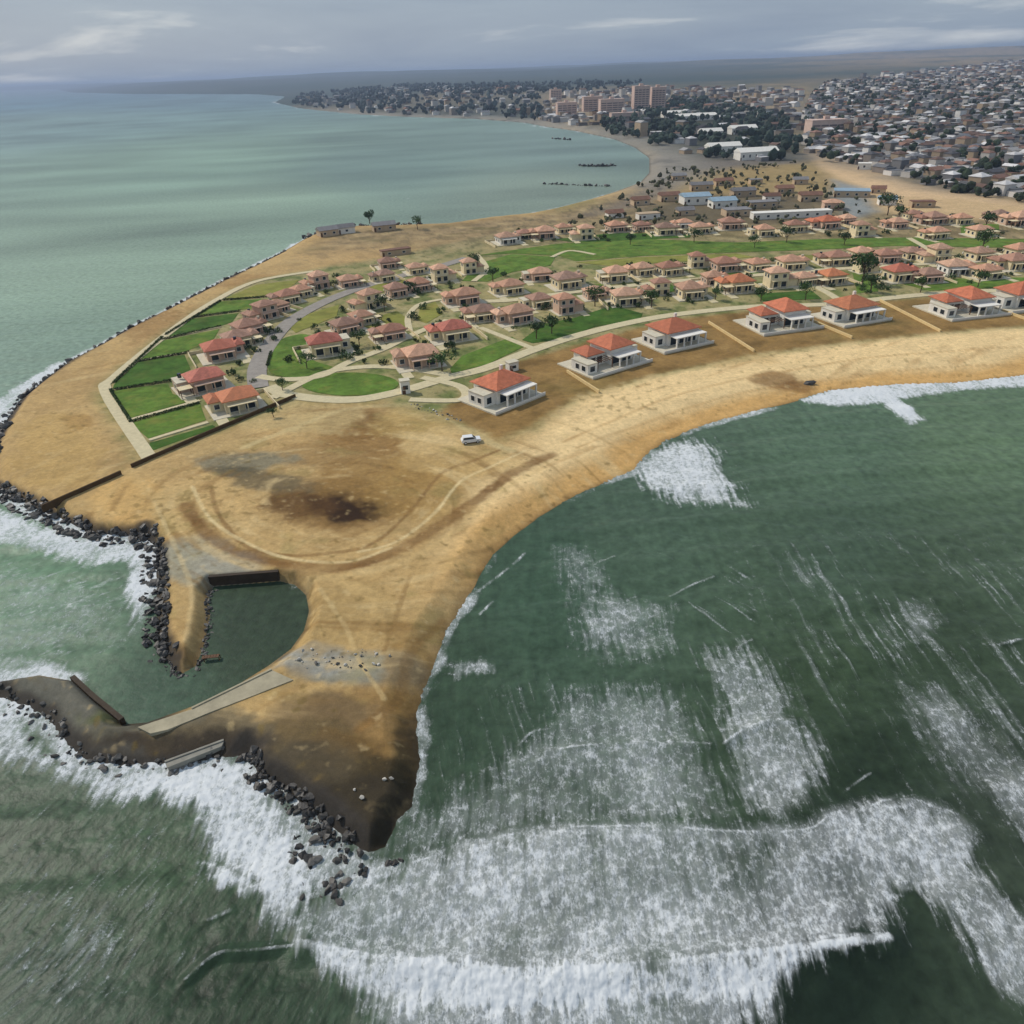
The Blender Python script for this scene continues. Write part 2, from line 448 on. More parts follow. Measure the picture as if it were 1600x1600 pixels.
# patches: (cx, cy, rx, ry, colour, strength)
for (a, b, ra, rb, c, s) in [
  (120,660,26,14,(150,112,62),.6),(190,640,12,7,(150,112,62),.4),(90,700,70,60,(188,152,92),.5),(200,780,60,40,(206,164,104),.8),(215,820,60,24,(208,164,104),.7),
  (525,782,115,40,(124,92,52),.85),(545,788,60,24,(52,34,20),1.0),(470,790,60,20,(90,62,34),.7),(590,745,90,36,(146,112,64),.7),(556,660,55,24,(112,78,38),.8),(560,690,70,20,(140,104,58),.7),
  (500,710,70,18,(150,118,74),.6),(385,722,72,18,(130,120,98),.95),(360,738,44,10,(92,84,66),.9),(420,752,64,18,(108,94,70),.85),(640,660,60,22,(178,148,92),.6),(660,760,80,50,(168,132,76),.5),
  (470,650,100,26,(190,164,116),.7),(340,690,80,22,(182,152,104),.6),(300,872,74,40,(160,152,132),.95),(360,882,64,26,(162,154,138),.9),(270,800,60,40,(176,144,92),.4),
  (550,1042,125,32,(140,134,118),.95),(500,1032,70,26,(150,146,138),.9),(540,960,90,60,(168,138,90),.6),(430,1060,60,24,(156,128,86),.5),(560,1130,120,70,(136,104,62),.8),(500,1110,90,40,(116,96,70),.75),
  (640,1040,50,70,(140,108,62),.6),(470,1170,110,50,(104,86,58),.85),(540,1190,110,44,(112,86,50),.8),(590,1240,125,66,(62,52,34),.95),(600,1285,110,66,(44,39,30),1.0),(440,1205,80,46,(52,45,36),.95),(640,1200,34,90,(48,42,30),.8),
  (300,1140,120,44,(112,98,76),.95),(130,1120,170,75,(104,98,84),1.0),(230,1165,200,34,(70,60,50),.95),(140,1115,45,14,(92,98,50),.6),(40,1095,110,60,(106,102,92),1.0),(150,1175,130,30,(86,80,72),.9),
  (1215,590,42,13,(120,80,38),.7),(1250,596,30,8,(110,72,36),.6),(700,690,60,22,(208,176,124),.6),(740,720,90,20,(200,166,112),.5),(1080,560,150,16,(184,146,90),.4),
  (900,320,60,14,(128,122,70),.6),(960,330,50,8,(200,176,120),.6),(650,375,140,16,(170,138,92),.5),(560,400,110,14,(206,166,110),.6),(400,440,60,12,(160,120,74),.5),(270,505,110,30,(150,112,68),.6)]:
    q = blob(x, y, a, b, ra, rb) + 0.55 * n2 + 0.3 * n1 + 0.2 * n3
    mix(c, s * sstep(1.2, 0.7, q))
mix((58, 50, 38), .8 * sstep(1.05, .7, blob(x, y, 575, 1270, 105, 75) + .12 * n3)); mix((72, 64, 52), .6 * sstep(1.1, .6, blob(x, y, 470, 1190, 90, 40) + .15 * n3))
# sweeping ruts round the scrub patch
qr = blob(x, y, 540, 785, 340, 135); qa = np.arctan2(y - G(540, 785, 2)[1], x - G(540, 785, 2)[0])
ring = fbm(qr * 9, qa * 1.3, 4, 15, 0.6); on = sstep(1.9, 1.3, qr) * sstep(.15, .4, qr) * (1 - resort_mask(x, y))
mix((134, 100, 56), on * sstep(.08, .5, ring) * .6); mix((220, 190, 140), on * sstep(.1, .55, -ring) * .5); mix((150, 136, 84), on * sstep(.2, .6, n2 + .4 * ring) * .35)
# vehicle tracks worn into the sand
for pts, wid, c, s in [
  ([(860,712),(800,740),(750,776),(700,812),(640,850),(580,876),(520,888),(440,882),(370,862),(320,830),(290,790)],1.7,(118,82,44),1.0),
  ([(850,730),(790,762),(720,822),(650,868),(580,894),(500,904),(470,905)],0.9,(214,180,126),.5),
  ([(790,700),(740,720),(690,740),(640,800),(580,850),(500,866),(430,866),(380,850),(340,800),(330,760)],0.6,(128,94,54),.8),
  ([(820,705),(770,728),(720,752),(680,800),(620,846),(560,862)],0.45,(226,200,152),.8),([(300,760),(330,812),(390,850),(450,872),(540,878),(610,856)],0.45,(224,198,150),.75),
  ([(880,690),(950,660),(1050,620),(1180,588),(1350,560),(1600,540)],0.5,(176,134,84),.6),([(900,700),(980,668),(1080,632),(1200,602),(1400,575),(1600,562)],0.4,(172,128,76),.55),
  ([(240,780),(262,830),(285,880),(300,930),(290,1000)],0.5,(214,186,138),.6),([(500,920),(540,980),(560,1030),(600,1090)],0.45,(206,176,126),.6),([(640,900),(620,960),(600,1020)],0.5,(134,102,60),.6),
  ([(200,735),(235,770),(280,820),(330,860),(420,890),(520,905),(600,940)],1.3,(206,172,118),.6),
  ([(600,930),(560,1000),(520,1040)],1.1,(190,156,104),.4),([(690,960),(640,1020),(620,1090),(560,1140)],0.9,(128,90,46),.5),
  ([(640,620),(700,650),(760,690),(800,705)],1.4,(214,190,142),.6),([(380,700),(450,672),(540,640),(640,632)],1.2,(208,184,136),.6)]:
    L = smooth_line(GP(pts, 2.0), 6)
    d = d_line(x, y, L, 12)
    mix(c, s * sstep(wid * 1.25, wid * 0.4, d + 0.5 * n3 * wid + 0.25 * n2 * wid) * (0.72 + 0.5 * n2))
# dry scrub scattered on the point
mix((112, 92, 48), sstep(0.36, 0.62, n3 + 0.5 * n1) * 0.5 * (r < 330))
mix((216, 186, 136), sstep(0.3, 0.7, -n3 + 0.4 * n4) * 0.4 * (r < 330))
# resort ground: thin grass and earth
rm = resort_mask(x, y)
mix((150, 142, 100), rm * 0.8)
mix((100, 112, 58), rm * sstep(-0.2, 0.35, n2) * 0.8)
mix((70, 84, 42), rm * sstep(0.15, 0.6, n3 + .4 * n2) * 0.7)
mix((190, 172, 132), rm * sstep(0.15, 0.6, n1 - 0.6 * n3) * 0.5)
LOTS = GP([(690,645),(790,572),(890,543),(1050,500),(1200,484),(1640,452),(1640,505),(1450,520),(1330,532),(1180,552),(1020,584),(900,617),(830,664),(780,684)], 2.0)
lt = sstep(-2.5, 1.5, sd_poly(x, y, LOTS, 40) + 1.2 * n3)
mix((146, 112, 66), lt * 0.94)
mix((112, 86, 48), lt * sstep(-0.05, 0.5, n2 + 0.5 * n4) * 0.8)
mix((120, 112, 62), lt * sstep(0.1, 0.6, n1) * 0.5)
mix((178, 142, 88), lt * sstep(0.2, 0.6, -n2) * 0.5)
# hinterland between the resort and the town
def zone(pts, c, s, soft=25, z0=4):
    q = sd_poly(x, y, GP(pts, z0), 1200)
    mix(c, s * sstep(-soft, soft, q + soft * (0.9 * fbm(x / 60, y / 60, 4, 40))))
far_n = fbm(x / 260, y / 60, 4, 51); far_n2 = fbm(x / 40, y / 22, 4, 52)
hin = sstep(330, 420, r) * sstep(4, 30, sd)
mix((150, 128, 96), hin * 0.85)
mix((112, 96, 72), hin * sstep(-.05, .35, n2 + .5 * n3) * .75)
mix((196, 168, 124), hin * sstep(.1, .5, -n2 + .4 * far_n2) * .6)
mix((84, 88, 54), hin * sstep(.25, .6, n3 + .3 * n1) * .6)
mix((128, 108, 74), hin * sstep(0, 0.5, far_n2) * 0.8)
mix((104, 98, 62), hin * sstep(0.1, 0.6, far_n2 - 0.6 * far_n) * 0.7)
zone([(1020,310),(1060,262),(1180,248),(1290,250),(1320,290),(1200,300),(1100,300)], (164,138,94), .75, 18)
zone([(1080,300),(1300,300),(1310,340),(1000,345),(1000,320)], (104,92,72), .9, 12)
zone([(1290,262),(1400,280),(1500,296),(1640,312),(1640,345),(1480,335),(1380,325),(1330,300)], (206,172,130), .9, 10)
zone([(1255,235),(1290,230),(1420,282),(1640,318),(1640,322),(1500,305),(1380,300),(1290,262)], (216,180,140), .85, 6)
zone([(1300,275),(1345,285),(1375,325),(1330,335),(1300,310)], (140,146,150), .8, 6)
zone([(1010,285),(1020,240),(1060,235),(1250,235),(1260,252),(1100,262)], (112,104,98), .9, 18)
zone([(985,300),(1018,282),(1022,240),(1048,240),(1060,290),(1000,318),(900,335)], (120,108,100), .7, 10)
zone([(1020,128),(1300,124),(1300,136),(1240,150),(1020,142)], (172,144,112), .75, 60)
zone([(930,215),(935,185),(1000,165),(1150,165),(1240,190),(1245,245),(1120,245),(1020,235)], (52,60,54), .9, 30)
zone([(1250,240),(1240,170),(1280,140),(1640,96),(1640,312),(1500,292),(1400,272)], (112,108,102), .85, 30)
zone([(440,172),(440,150),(640,138),(900,132),(1000,138),(860,150),(850,196),(760,183),(640,180)], (78,84,80), .92, 30)
zone([(860,195),(840,150),(1000,140),(1240,150),(1240,180),(1100,165),(960,172)], (150,132,112), .8, 40)
mix((150, 142, 132), sstep(70, 15, sd) * sstep(480, 620, r) * .75); mix((104, 98, 92), sstep(60, 20, sd) * sstep(560, 640, r) * sstep(.0, .4, far_n2) * .6)
wide = sstep(1500, 2600, r)
mix((150, 128, 104), wide * 0.7); mix((112, 102, 88), wide * sstep(-0.1, 0.5, far_n) * 0.8)
big = fbm(x / 900, y / 900, 4, 61)
mix((74, 82, 72), wide * sstep(-0.15, 0.35, big + 0.3 * far_n) * 0.85)
mix((60, 74, 72), sstep(2200, 200, x - 0.12 * y) * sstep(2000, 3000, r) * 0.93)
mix((64, 55, 42), .7 * sstep(1.15, .6, blob(x, y, 585, 1280, 110, 66) + .15 * n2)); mix((100, 86, 64), .45 * sstep(1.1, .6, blob(x, y, 480, 1185, 100, 45) + .15 * n2))
# wet sand and weedy rock at the waterline
bas = sstep(1.35, 1.0, blob(x, y, 375, 990, 130, 105)); tide = near * (1 - 0.8 * bas)
C = C * (1 - 0.34 * sstep(2.2, 0.5, sd + 0.8 * n2) * tide)[:, None] * (1 - 0.4 * sstep(0.8, -0.2, sd + 0.4 * n2) * tide)[:, None]
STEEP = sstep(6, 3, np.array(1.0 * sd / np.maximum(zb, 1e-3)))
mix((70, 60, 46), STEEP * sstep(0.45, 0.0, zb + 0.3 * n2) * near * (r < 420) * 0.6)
C = C * np.array([0.97, 1.0, 0.96])[None, :]
for bed in ([(-15,690),(28,626),(60,600),(110,568),(200,517),(300,466),(400,416)], [(-40,745),(-12,690),(0,672)], [(-20,760),(20,778),(60,798),(100,818),(140,836),(226,840)], [(226,832),(240,868),(243,920),(244,965),(240,1006),(262,1036)], [(384,1176),(404,1212),(450,1240),(480,1266),(520,1292),(545,1316)], [(-30,1076),(0,1092),(58,1122),(98,1168),(130,1196),(200,1203),(300,1196)]):
    mix((62, 57, 51), .92 * sstep(3.4, 1.6, d_line(x, y, GP(bed, .6), 12) + .9 * n2 + .6 * n3))
me = np_mesh('ground', np.stack([x, y, z], 1), FL, C)
ground = new_obj('ground', me, mat_attr('sand_and_earth', fine=((0.9, 0.2), (6.0, 0.2), (0.2, 0.14))))
tag(ground, 'tan sandy headland and the land behind it', None, None, 'structure')
del used, FL, n1, n2, n3, n4, C

# ---------------- sea
used, FS = sheet(SD < 5)
x, y, sd = X0[used], Y0[used], SD[used]
r = np.hypot(x, y); theta = np.arctan2(x, y); lr = np.log(r)
WCOL = [((50,200),(112,140,142)),((300,260),(122,150,138)),((200,400),(128,152,138)),((600,260),(110,134,130)),((900,230),(110,132,130)),((850,305),(124,142,132)),
 ((30,590),(122,148,136)),((60,160),(86,120,138)),((350,155),(96,124,136)),((420,330),(128,152,138)),((60,900),(98,130,108)),((150,1000),(94,120,102)),((240,1100),(66,92,78)),((420,970),(48,64,50)),((380,1000),(48,64,50)),((250,1080),(54,76,62)),
 ((60,1350),(60,78,62)),((250,1350),(60,80,62)),((350,1550),(40,58,44)),((100,1580),(54,72,60)),((700,1150),(52,72,58)),((850,900),(60,84,70)),((1000,820),(70,92,78)),
 ((1300,700),(80,104,86)),((1550,680),(90,114,90)),((1300,850),(66,86,72)),((1550,900),(68,86,70)),((1300,1050),(56,74,56)),((1500,1000),(54,70,54)),((1350,1230),(38,52,40)),
 ((1300,1540),(28,41,33)),((1580,1250),(54,66,56)),((800,1400),(70,84,74)),((800,1600),(40,55,43))]
num = np.zeros((len(x), 3)); den = np.zeros(len(x))
for p, c in WCOL:
    q = G(*p); dt = theta - math.atan2(q[0], q[1]); dl = (lr - math.log(math.hypot(*q))) * 0.8
    w = 1.0 / (dt * dt * 3 + dl * dl + 0.004) ** 1.6
    num += w[:, None] * lin(c)[None, :]; den += w
WC = num / den[:, None] * np.array([1.10, 1.02, 0.88])[None, :]
s1 = fbm(x / 26, y / 26, 4, 71); s2 = fbm(x / 5, y / 5, 4, 72)
sea_st = fbm(x / 260 + y / 900, y / 90 - x / 500, 4, 73)
farw = sstep(160, 420, r)
WC *= (1 + 0.02 * farw)[:, None] * (1 + (0.52 * sea_st * farw + 0.10 * s1 * (1 - farw)))[:, None]
foam = np.zeros(len(x)); lift = np.zeros(len(x))
nearw = r < 700
_u = np.subtract(G(1600, 1330), G(1320, 900)); _u = _u / np.hypot(*_u)
st_al = x * _u[0] + y * _u[1] + 3 * s1; st_ac = -x * _u[1] + y * _u[0] + 1.1 * s1
rag = fbm(st_al / 9, st_ac / 0.75, 4, 76, 0.6)
warp = 1.3 * s1 + 1.0 * s2 + 2.2 * rag + 0.7 * fbm(x / 1.6, y / 1.6, 3, 75)
def fpoly(pts, s, soft=1.5, wob=1.0):
    global foam
    q = sd_poly(x, y, GP(pts), 14)
    foam = np.maximum(foam, s * sstep(-soft, soft, q + wob * warp))
def fline(pts, s, w=0.5, lf=0.0, wob=0.3):
    global foam, lift
    d = d_line(x, y, smooth_line(GP(pts), 6), 12)
    w = w * 0.62
    brk = 0.62 + 0.9 * s2 + 0.5 * rag
    foam = np.maximum(foam, s * np.clip(brk + .35 * (w > .4), 0, 1) * sstep(w * 1.8, w * 0.3, d + wob * (s2 + rag) * w * 1.6))
    lift = np.maximum(lift, 0.55 * lf * np.exp(-(d / (w * 4.5)) ** 2))
# the wide surf off the point
fpoly([(505,1398),(560,1384),(650,1352),(740,1326),(840,1300),(1000,1296),(1150,1306),(1260,1300),(1300,1276),(1360,1266),(1390,1254),(1440,1258),(1490,1276),(1512,1310),(1525,1350),(1562,1400),(1640,1470),
       (1640,1600),(1590,1575),(1540,1520),(1490,1450),(1440,1402),(1408,1396),(1402,1430),(1385,1470),(1300,1484),(1250,1512),(1220,1562),(1170,1610),(1150,1700),(640,1700),(600,1610),(560,1560),(520,1520),(470,1484),(430,1460),(440,1420)], .60, 1.8, 1.1)
fpoly([(440,1462),(490,1475),(600,1500),(800,1522),(1000,1512),(1180,1492),(1385,1470),(1300,1486),(1240,1520),(1200,1570),(1000,1575),(800,1580),(640,1575),(560,1555),(500,1510)], 1.0, 1.2, .8)
fpoly([(-60,1085),(0,1098),(40,1104),(60,1150),(110,1192),(200,1202),(300,1188),(390,1182),(410,1220),(450,1290),(490,1340),(502,1392),(445,1462),(420,1440),(380,1382),(332,1342),(330,1272),(262,1240),(160,1256),(60,1204),(-60,1190)], .96, 1.8, 1.1)
fpoly([(612,1286),(660,1266),(760,1200),(830,1150),(880,1082),(960,1066),(1060,1070),(1098,1130),(1110,1162),(1150,1292),(840,1300),(740,1325),(640,1346),(602,1332)], .46, 3.5, 1.6)
fpoly([(1100,1026),(1160,1012),(1222,1062),(1242,1120),(1292,1170),(1282,1240),(1204,1290),(1150,1240),(1142,1170),(1120,1100)], .54, 3.0, 1.6)
fpoly([(880,890),(950,920),(1042,950),(1024,1030),(960,1042),(890,1010),(910,950)], .46, 5, 2)
fpoly([(860,850),(920,850),(960,920),(900,930)], .40, 3, 1)
fpoly([(1000,730),(1040,686),(1112,692),(1145,750),(1165,790),(1110,788),(1060,784),(1008,764)], .86, 3.0, 2)
fpoly([(1246,626),(1300,608),(1400,598),(1500,592),(1640,578),(1640,604),(1500,610),(1404,624),(1444,656),(1420,662),(1380,630),(1300,634)], .98, 1.5, .7)
fpoly([(-20,790),(60,818),(130,838),(222,845),(238,900),(238,960),(245,1012),(208,992),(204,925),(200,872),(140,888),(60,862),(-20,848)], .92, 1.5, .9)
fpoly([(-40,690),(20,632),(60,602),(100,572),(96,562),(40,596),(0,622),(-40,650)], .97, 1.2, .8)
fpoly([(-40,1050),(60,1046),(125,1060),(100,1040),(40,1028),(-40,1030)], .6, 1.5, 1)
fpoly([(-40,870),(80,900),(190,950),(215,1010),(120,1000),(-40,1050)], .34, 4, 1.2)
fpoly([(1390,1060),(1480,1080),(1640,1220),(1640,1330),(1560,1270),(1450,1180)], .46, 4, 1)
fpoly([(1400,940),(1450,930),(1480,975),(1430,1000)], .42, 3, 1)
fpoly([(700,1040),(760,1030),(770,1050),(710,1060)], .46, 1.5, .6)
fpoly([(315,1345),(350,1345),(420,1380),(400,1410),(340,1385)], .75, 1, .6)
fpoly([(400,1230),(460,1262),(530,1310),(580,1345),(620,1345),(640,1360),(560,1400),(500,1410),(450,1380),(430,1320)], .66, 1.2, .6)
fline([(640,1362),(740,1340),(840,1316),(1000,1312),(1150,1320),(1260,1316),(1310,1292),(1370,1280),(1440,1276),(1490,1295)], .66, 3.4, .5)
fline([(560,1440),(700,1430),(900,1420),(1100,1415),(1300,1400)], .62, 2.2, .45)
# broken crests
for pts, s, w, lf in [
  ([(850,1177),(900,1170),(950,1164),(1030,1163),(1110,1166)],.95,.30,.35),([(810,1165),(830,1145),(850,1140)],.8,.25,.2),([(1130,1166),(1160,1146),(1200,1130),(1245,1128)],.95,.32,.4),
  ([(1046,934),(1080,915),(1115,902)],.9,.35,.35),([(640,1350),(740,1326),(840,1300),(1000,1296),(1150,1304),(1260,1300),(1300,1276),(1360,1264),(1390,1254),(1440,1258),(1490,1275)],1.0,.30,.5),
  ([(290,1530),(340,1492),(400,1486),(500,1476),(560,1490)],.85,.28,.5),([(326,1438),(360,1424)],.95,.35,.2),([(1230,1480),(1300,1470),(1385,1468)],1.0,.4,.6),
  ([(480,1480),(600,1504),(800,1526),(1000,1516),(1180,1496),(1385,1472)],1.0,.7,1.1),([(1310,1245),(1350,1215),(1360,1210)],.6,.3,.1),
  ([(790,1225),(830,1195),(860,1190)],.8,.25,.2),([(750,960),(770,940)],.9,.4,.3),([(745,925),(790,892),(820,865)],.85,.5,.2),([(1560,1010),(1600,1000)],.8,.35,.2),
  ([(1150,1015),(1175,1000)],.8,.25,.2),([(205,185),(220,182)],.8,1.6,.4),([(625,312),(640,310)],.8,1.0,.3),([(900,870),(930,880),(960,870)],.6,.35,.2)]:
    fline(pts, s, w, lf)
# wind-drawn streaks
def streaks(pts, a, b, s, lo, hi, sc=(26, 1.5), seed=80):
    global foam
    m = sstep(-12, 12, sd_poly(x, y, GP(pts), 30))
    u = np.subtract(G(*b), G(*a)); u = u / np.hypot(*u)
    al = x * u[0] + y * u[1] + 3 * s1; ac = -x * u[1] + y * u[0] + 1.1 * s1
    v = fbm(al / sc[0], ac / sc[1], 4, seed, 0.62)
    foam = np.maximum(foam, s * m * sstep(lo, hi, v + 0.35 * s1))
streaks([(1150,850),(1400,820),(1700,900),(1700,1480),(1480,1260),(1260,1180)], (1320,900), (1600,1330), .42, -.2, .55, (30, 1.5))
streaks([(1250,820),(1450,820),(1700,900),(1700,1480),(1480,1260),(1330,1180)], (1320,900), (1600,1330), .50, .1, .6, (22, .7), 81)
streaks([(620,1250),(860,1060),(1100,1060),(1290,1170),(1280,1290),(740,1320)], (1040,1060), (1160,1280), .55, -.05, .5, (16, .6), 84)
streaks([(840,830),(1000,800),(1200,860),(1250,1020),(900,1050)], (860,850), (1020,960), .5, .25, .7, (22, 1.3), 88)
streaks([(-100,1190),(330,1270),(430,1480),(600,1620),(-150,1680)], (120,1560), (330,1290), .36, -.15, .5, (4, .5), 92)
streaks([(-100,840),(230,880),(230,1040),(-100,1060)], (20,1000), (200,920), .52, -.1, .5, (7, .8), 96)
streaks([(780,800),(1010,730),(1640,640),(1640,900),(900,900)], (900,850), (1500,700), .30, .3, .8, (30, 2.0), 99)
# wash along the shore
shore = sstep(-1.7, -0.2, sd + 0.9 * s2 + 0.7 * s1) * (r < 600)
calm = np.maximum(sstep(1.25, 0.85, blob(x, y, 360, 1010, 150, 130, 0)), sstep(1.2, .8, blob(x, y, 225, 1085, 95, 60, 0)))
rocky = sstep(0, -60, x) * (1 - calm)
foam = np.maximum(foam, shore * (0.62 + 0.35 * rocky) * (1 - calm) * np.where(rocky > .5, 1, sstep(-.35, .35, s1 + .5 * s2)))
foam = np.maximum(foam, 0.9 * rocky * sstep(-3.4, -1.2, sd + 1.2 * s1 + 1.0 * s2) * (r < 420))
foam = np.maximum(foam, 0.75 * sstep(-14, -2, sd + 10 * s1) * sstep(700, 900, r) * (r < 3500) * sstep(-0.2, .4, s2))
foam *= (1 - calm * 0.97)
bl = sstep(-20, 10, sd_poly(x, y, GP([(-150,1180),(330,1270),(460,1480),(640,1620),(640,1750),(-250,1750)]), 40))
_v = np.subtract(G(330, 1290), G(120, 1560)); _v = _v / np.hypot(*_v)
fl = fbm((x * _v[0] + y * _v[1]) / 3.2, (-x * _v[1] + y * _v[0]) / .7, 4, 94, .65)
WC *= np.clip(1 + .85 * bl * fl, .35, 2.2)[:, None]
WC *= (1 + 0.22 * fbm(st_al / 20, st_ac / 1.6, 4, 97, .6) * (r < 260) * (1 - bl))[:, None]
foam *= np.clip(0.92 + 0.5 * fbm(x / 9, y / 9, 4, 78) + 0.25 * s1 + .25 * rag, 0.25, 1.2)
# wave relief
u = np.subtract(G(1000, 1500), G(900, 1100)); u = u / np.hypot(*u)
ph = (x * u[0] + y * u[1]) + 2.2 * s1
amp = (1 - calm * 0.9) * sstep(0, -10, sd) * sstep(700, 250, r)
z = amp * (0.16 * np.sin(ph / 2.1) + 0.10 * np.sin(ph / 0.93 + 2 * s2) + 0.16 * s2 + 0.25 * s1 * 0.5)
z += lift * 1.5 * amp + 0.22 * foam * (0.6 + 0.8 * fbm(x / .9, y / .9, 3, 77)) * (r < 400)
z = np.where(sd > 1.0, np.minimum(z, 0.02), z)
me = np_mesh('sea', np.stack([x, y, z], 1), FS, WC, {'foam': foam})

m, n, l, p = mat_new('sea_water')
at = n.new('ShaderNodeAttribute'); at.attribute_name = 'Col'
af = n.new('ShaderNodeAttribute'); af.attribute_name = 'foam'
tc = n.new('ShaderNodeTexCoord')
def noise(sc, det, ro):
    k = n.new('ShaderNodeTexNoise'); k.inputs['Scale'].default_value = sc; k.inputs['Detail'].default_value = det; k.inputs['Roughness'].default_value = ro
    l.new(tc.outputs['Object'], k.inputs['Vector']); return k
def mth(op, a, b):
    k = n.new('ShaderNodeMath'); k.operation = op
    for i, v in enumerate((a, b)):
        if isinstance(v, (int, float)): k.inputs[i].default_value = v
        else: l.new(v, k.inputs[i])
    return k.outputs[0]
mp = n.new('ShaderNodeMapping'); mp.vector_type = 'TEXTURE'
mp.inputs['Rotation'].default_value = (0, 0, math.atan2(_u[1], _u[0])); mp.inputs['Scale'].default_value = (1.35, 0.8, 1.0)
l.new(tc.outputs['Object'], mp.inputs[0])
lace = noise(3.4, 6, 0.8); lace2 = noise(0.9, 4, 0.6)
l.new(mp.outputs[0], lace.inputs['Vector']); l.new(mp.outputs[0], lace2.inputs['Vector'])
vo = n.new('ShaderNodeTexVoronoi'); vo.feature = 'SMOOTH_F1'; vo.inputs['Scale'].default_value = 1.15; vo.inputs['Smoothness'].default_value = 0.3
wv_ = n.new('ShaderNodeVectorMath'); wv_.operation = 'MULTIPLY_ADD'
l.new(lace.outputs['Color'], wv_.inputs[0]); wv_.inputs[1].default_value = (0.9, 0.9, 0.9); l.new(tc.outputs['Object'], wv_.inputs[2])
l.new(wv_.outputs[0], vo.inputs['Vector'])
pat = mth('ADD', mth('MULTIPLY', vo.outputs['Distance'], 0.22), mth('ADD', mth('MULTIPLY', lace.outputs['Fac'], 0.82), mth('MULTIPLY', lace2.outputs['Fac'], 0.25)))
mr = n.new('ShaderNodeMapRange'); mr.interpolation_type = 'SMOOTHSTEP'
l.new(mth('ADD', mth('SUBTRACT', af.outputs['Fac'], 0.5), mth('MULTIPLY', mth('SUBTRACT', pat, 0.64), 2.3)), mr.inputs[0])
mr.inputs[1].default_value = -0.28; mr.inputs[2].default_value = 0.52; mr.inputs[3].default_value = 0.0; mr.inputs[4].default_value = 1.0
gate = n.new('ShaderNodeMapRange'); l.new(af.outputs['Fac'], gate.inputs[0]); gate.inputs[1].default_value = 0.02; gate.inputs[2].default_value = 0.25
veil = n.new('ShaderNodeMapRange'); veil.interpolation_type = 'SMOOTHSTEP'; l.new(af.outputs['Fac'], veil.inputs[0])
veil.inputs[1].default_value = 0.12; veil.inputs[2].default_value = 0.85; veil.inputs[3].default_value = 0.0; veil.inputs[4].default_value = 0.58
ff = mth('MAXIMUM', mth('MULTIPLY', mr.outputs[0], gate.outputs[0]), mth('MULTIPLY', veil.outputs[0], mth('ADD', -0.1, mth('ADD', mth('MULTIPLY', lace2.outputs['Fac'], 0.9), lace.outputs['Fac']))))
mx = n.new('ShaderNodeMix'); mx.data_type = 'RGBA'
l.new(ff, mx.inputs[0])
chop = noise(0.55, 6, 0.62)
mrc = n.new('ShaderNodeMapRange'); l.new(chop.outputs['Fac'], mrc.inputs[0])
mrc.inputs[1].default_value = 0.3; mrc.inputs[2].default_value = 0.7; mrc.inputs[3].default_value = 0.72; mrc.inputs[4].default_value = 1.30
vsn = n.new('ShaderNodeVectorMath'); vsn.operation = 'SCALE'; l.new(at.outputs['Color'], vsn.inputs[0]); l.new(mrc.outputs[0], vsn.inputs['Scale'])
l.new(vsn.outputs[0], mx.inputs[6]); mx.inputs[7].default_value = (0.68, 0.70, 0.70, 1)
l.new(mx.outputs[2], p.inputs['Base Color'])
rr_ = n.new('ShaderNodeMapRange'); l.new(ff, rr_.inputs[0]); rr_.inputs[3].default_value = 0.42; p.inputs['Specular IOR Level'].default_value = 0.28; rr_.inputs[4].default_value = 0.9
l.new(rr_.outputs[0], p.inputs['Roughness']); p.inputs['IOR'].default_value = 1.33
bp = n.new('ShaderNodeBump'); bp.inputs['Distance'].default_value = 0.35; bp.inputs['Strength'].default_value = 0.4
hh = mth('ADD', mth('MULTIPLY', chop.outputs['Fac'], 1.0), mth('MULTIPLY', ff, 0.35))
l.new(hh, bp.inputs['Height']); l.new(bp.outputs[0], p.inputs['Normal'])
sea = new_obj('sea', me, m)
tag(sea, 'green sea with surf breaking round the headland', None, None, 'structure')
del used, FS

# ------------------------------------------------------------------ common materials and placing
rnd = random.Random(11)
def hz(px_, py_):
    a = np.array([px_], float); b = np.array([py_], float)
    s, w = coast_eval(a, b)
    return float(height(a, b, s, w)[0])
def hz_arr(a, b):
    s, w = coast_eval(a, b)
    return height(a, b, s, w), s

def copy_tree(o, parent=None):
    c = o.copy(); COL.objects.link(c); c.parent = parent
    for ch in list(o.children): copy_tree(ch, c)
    return c

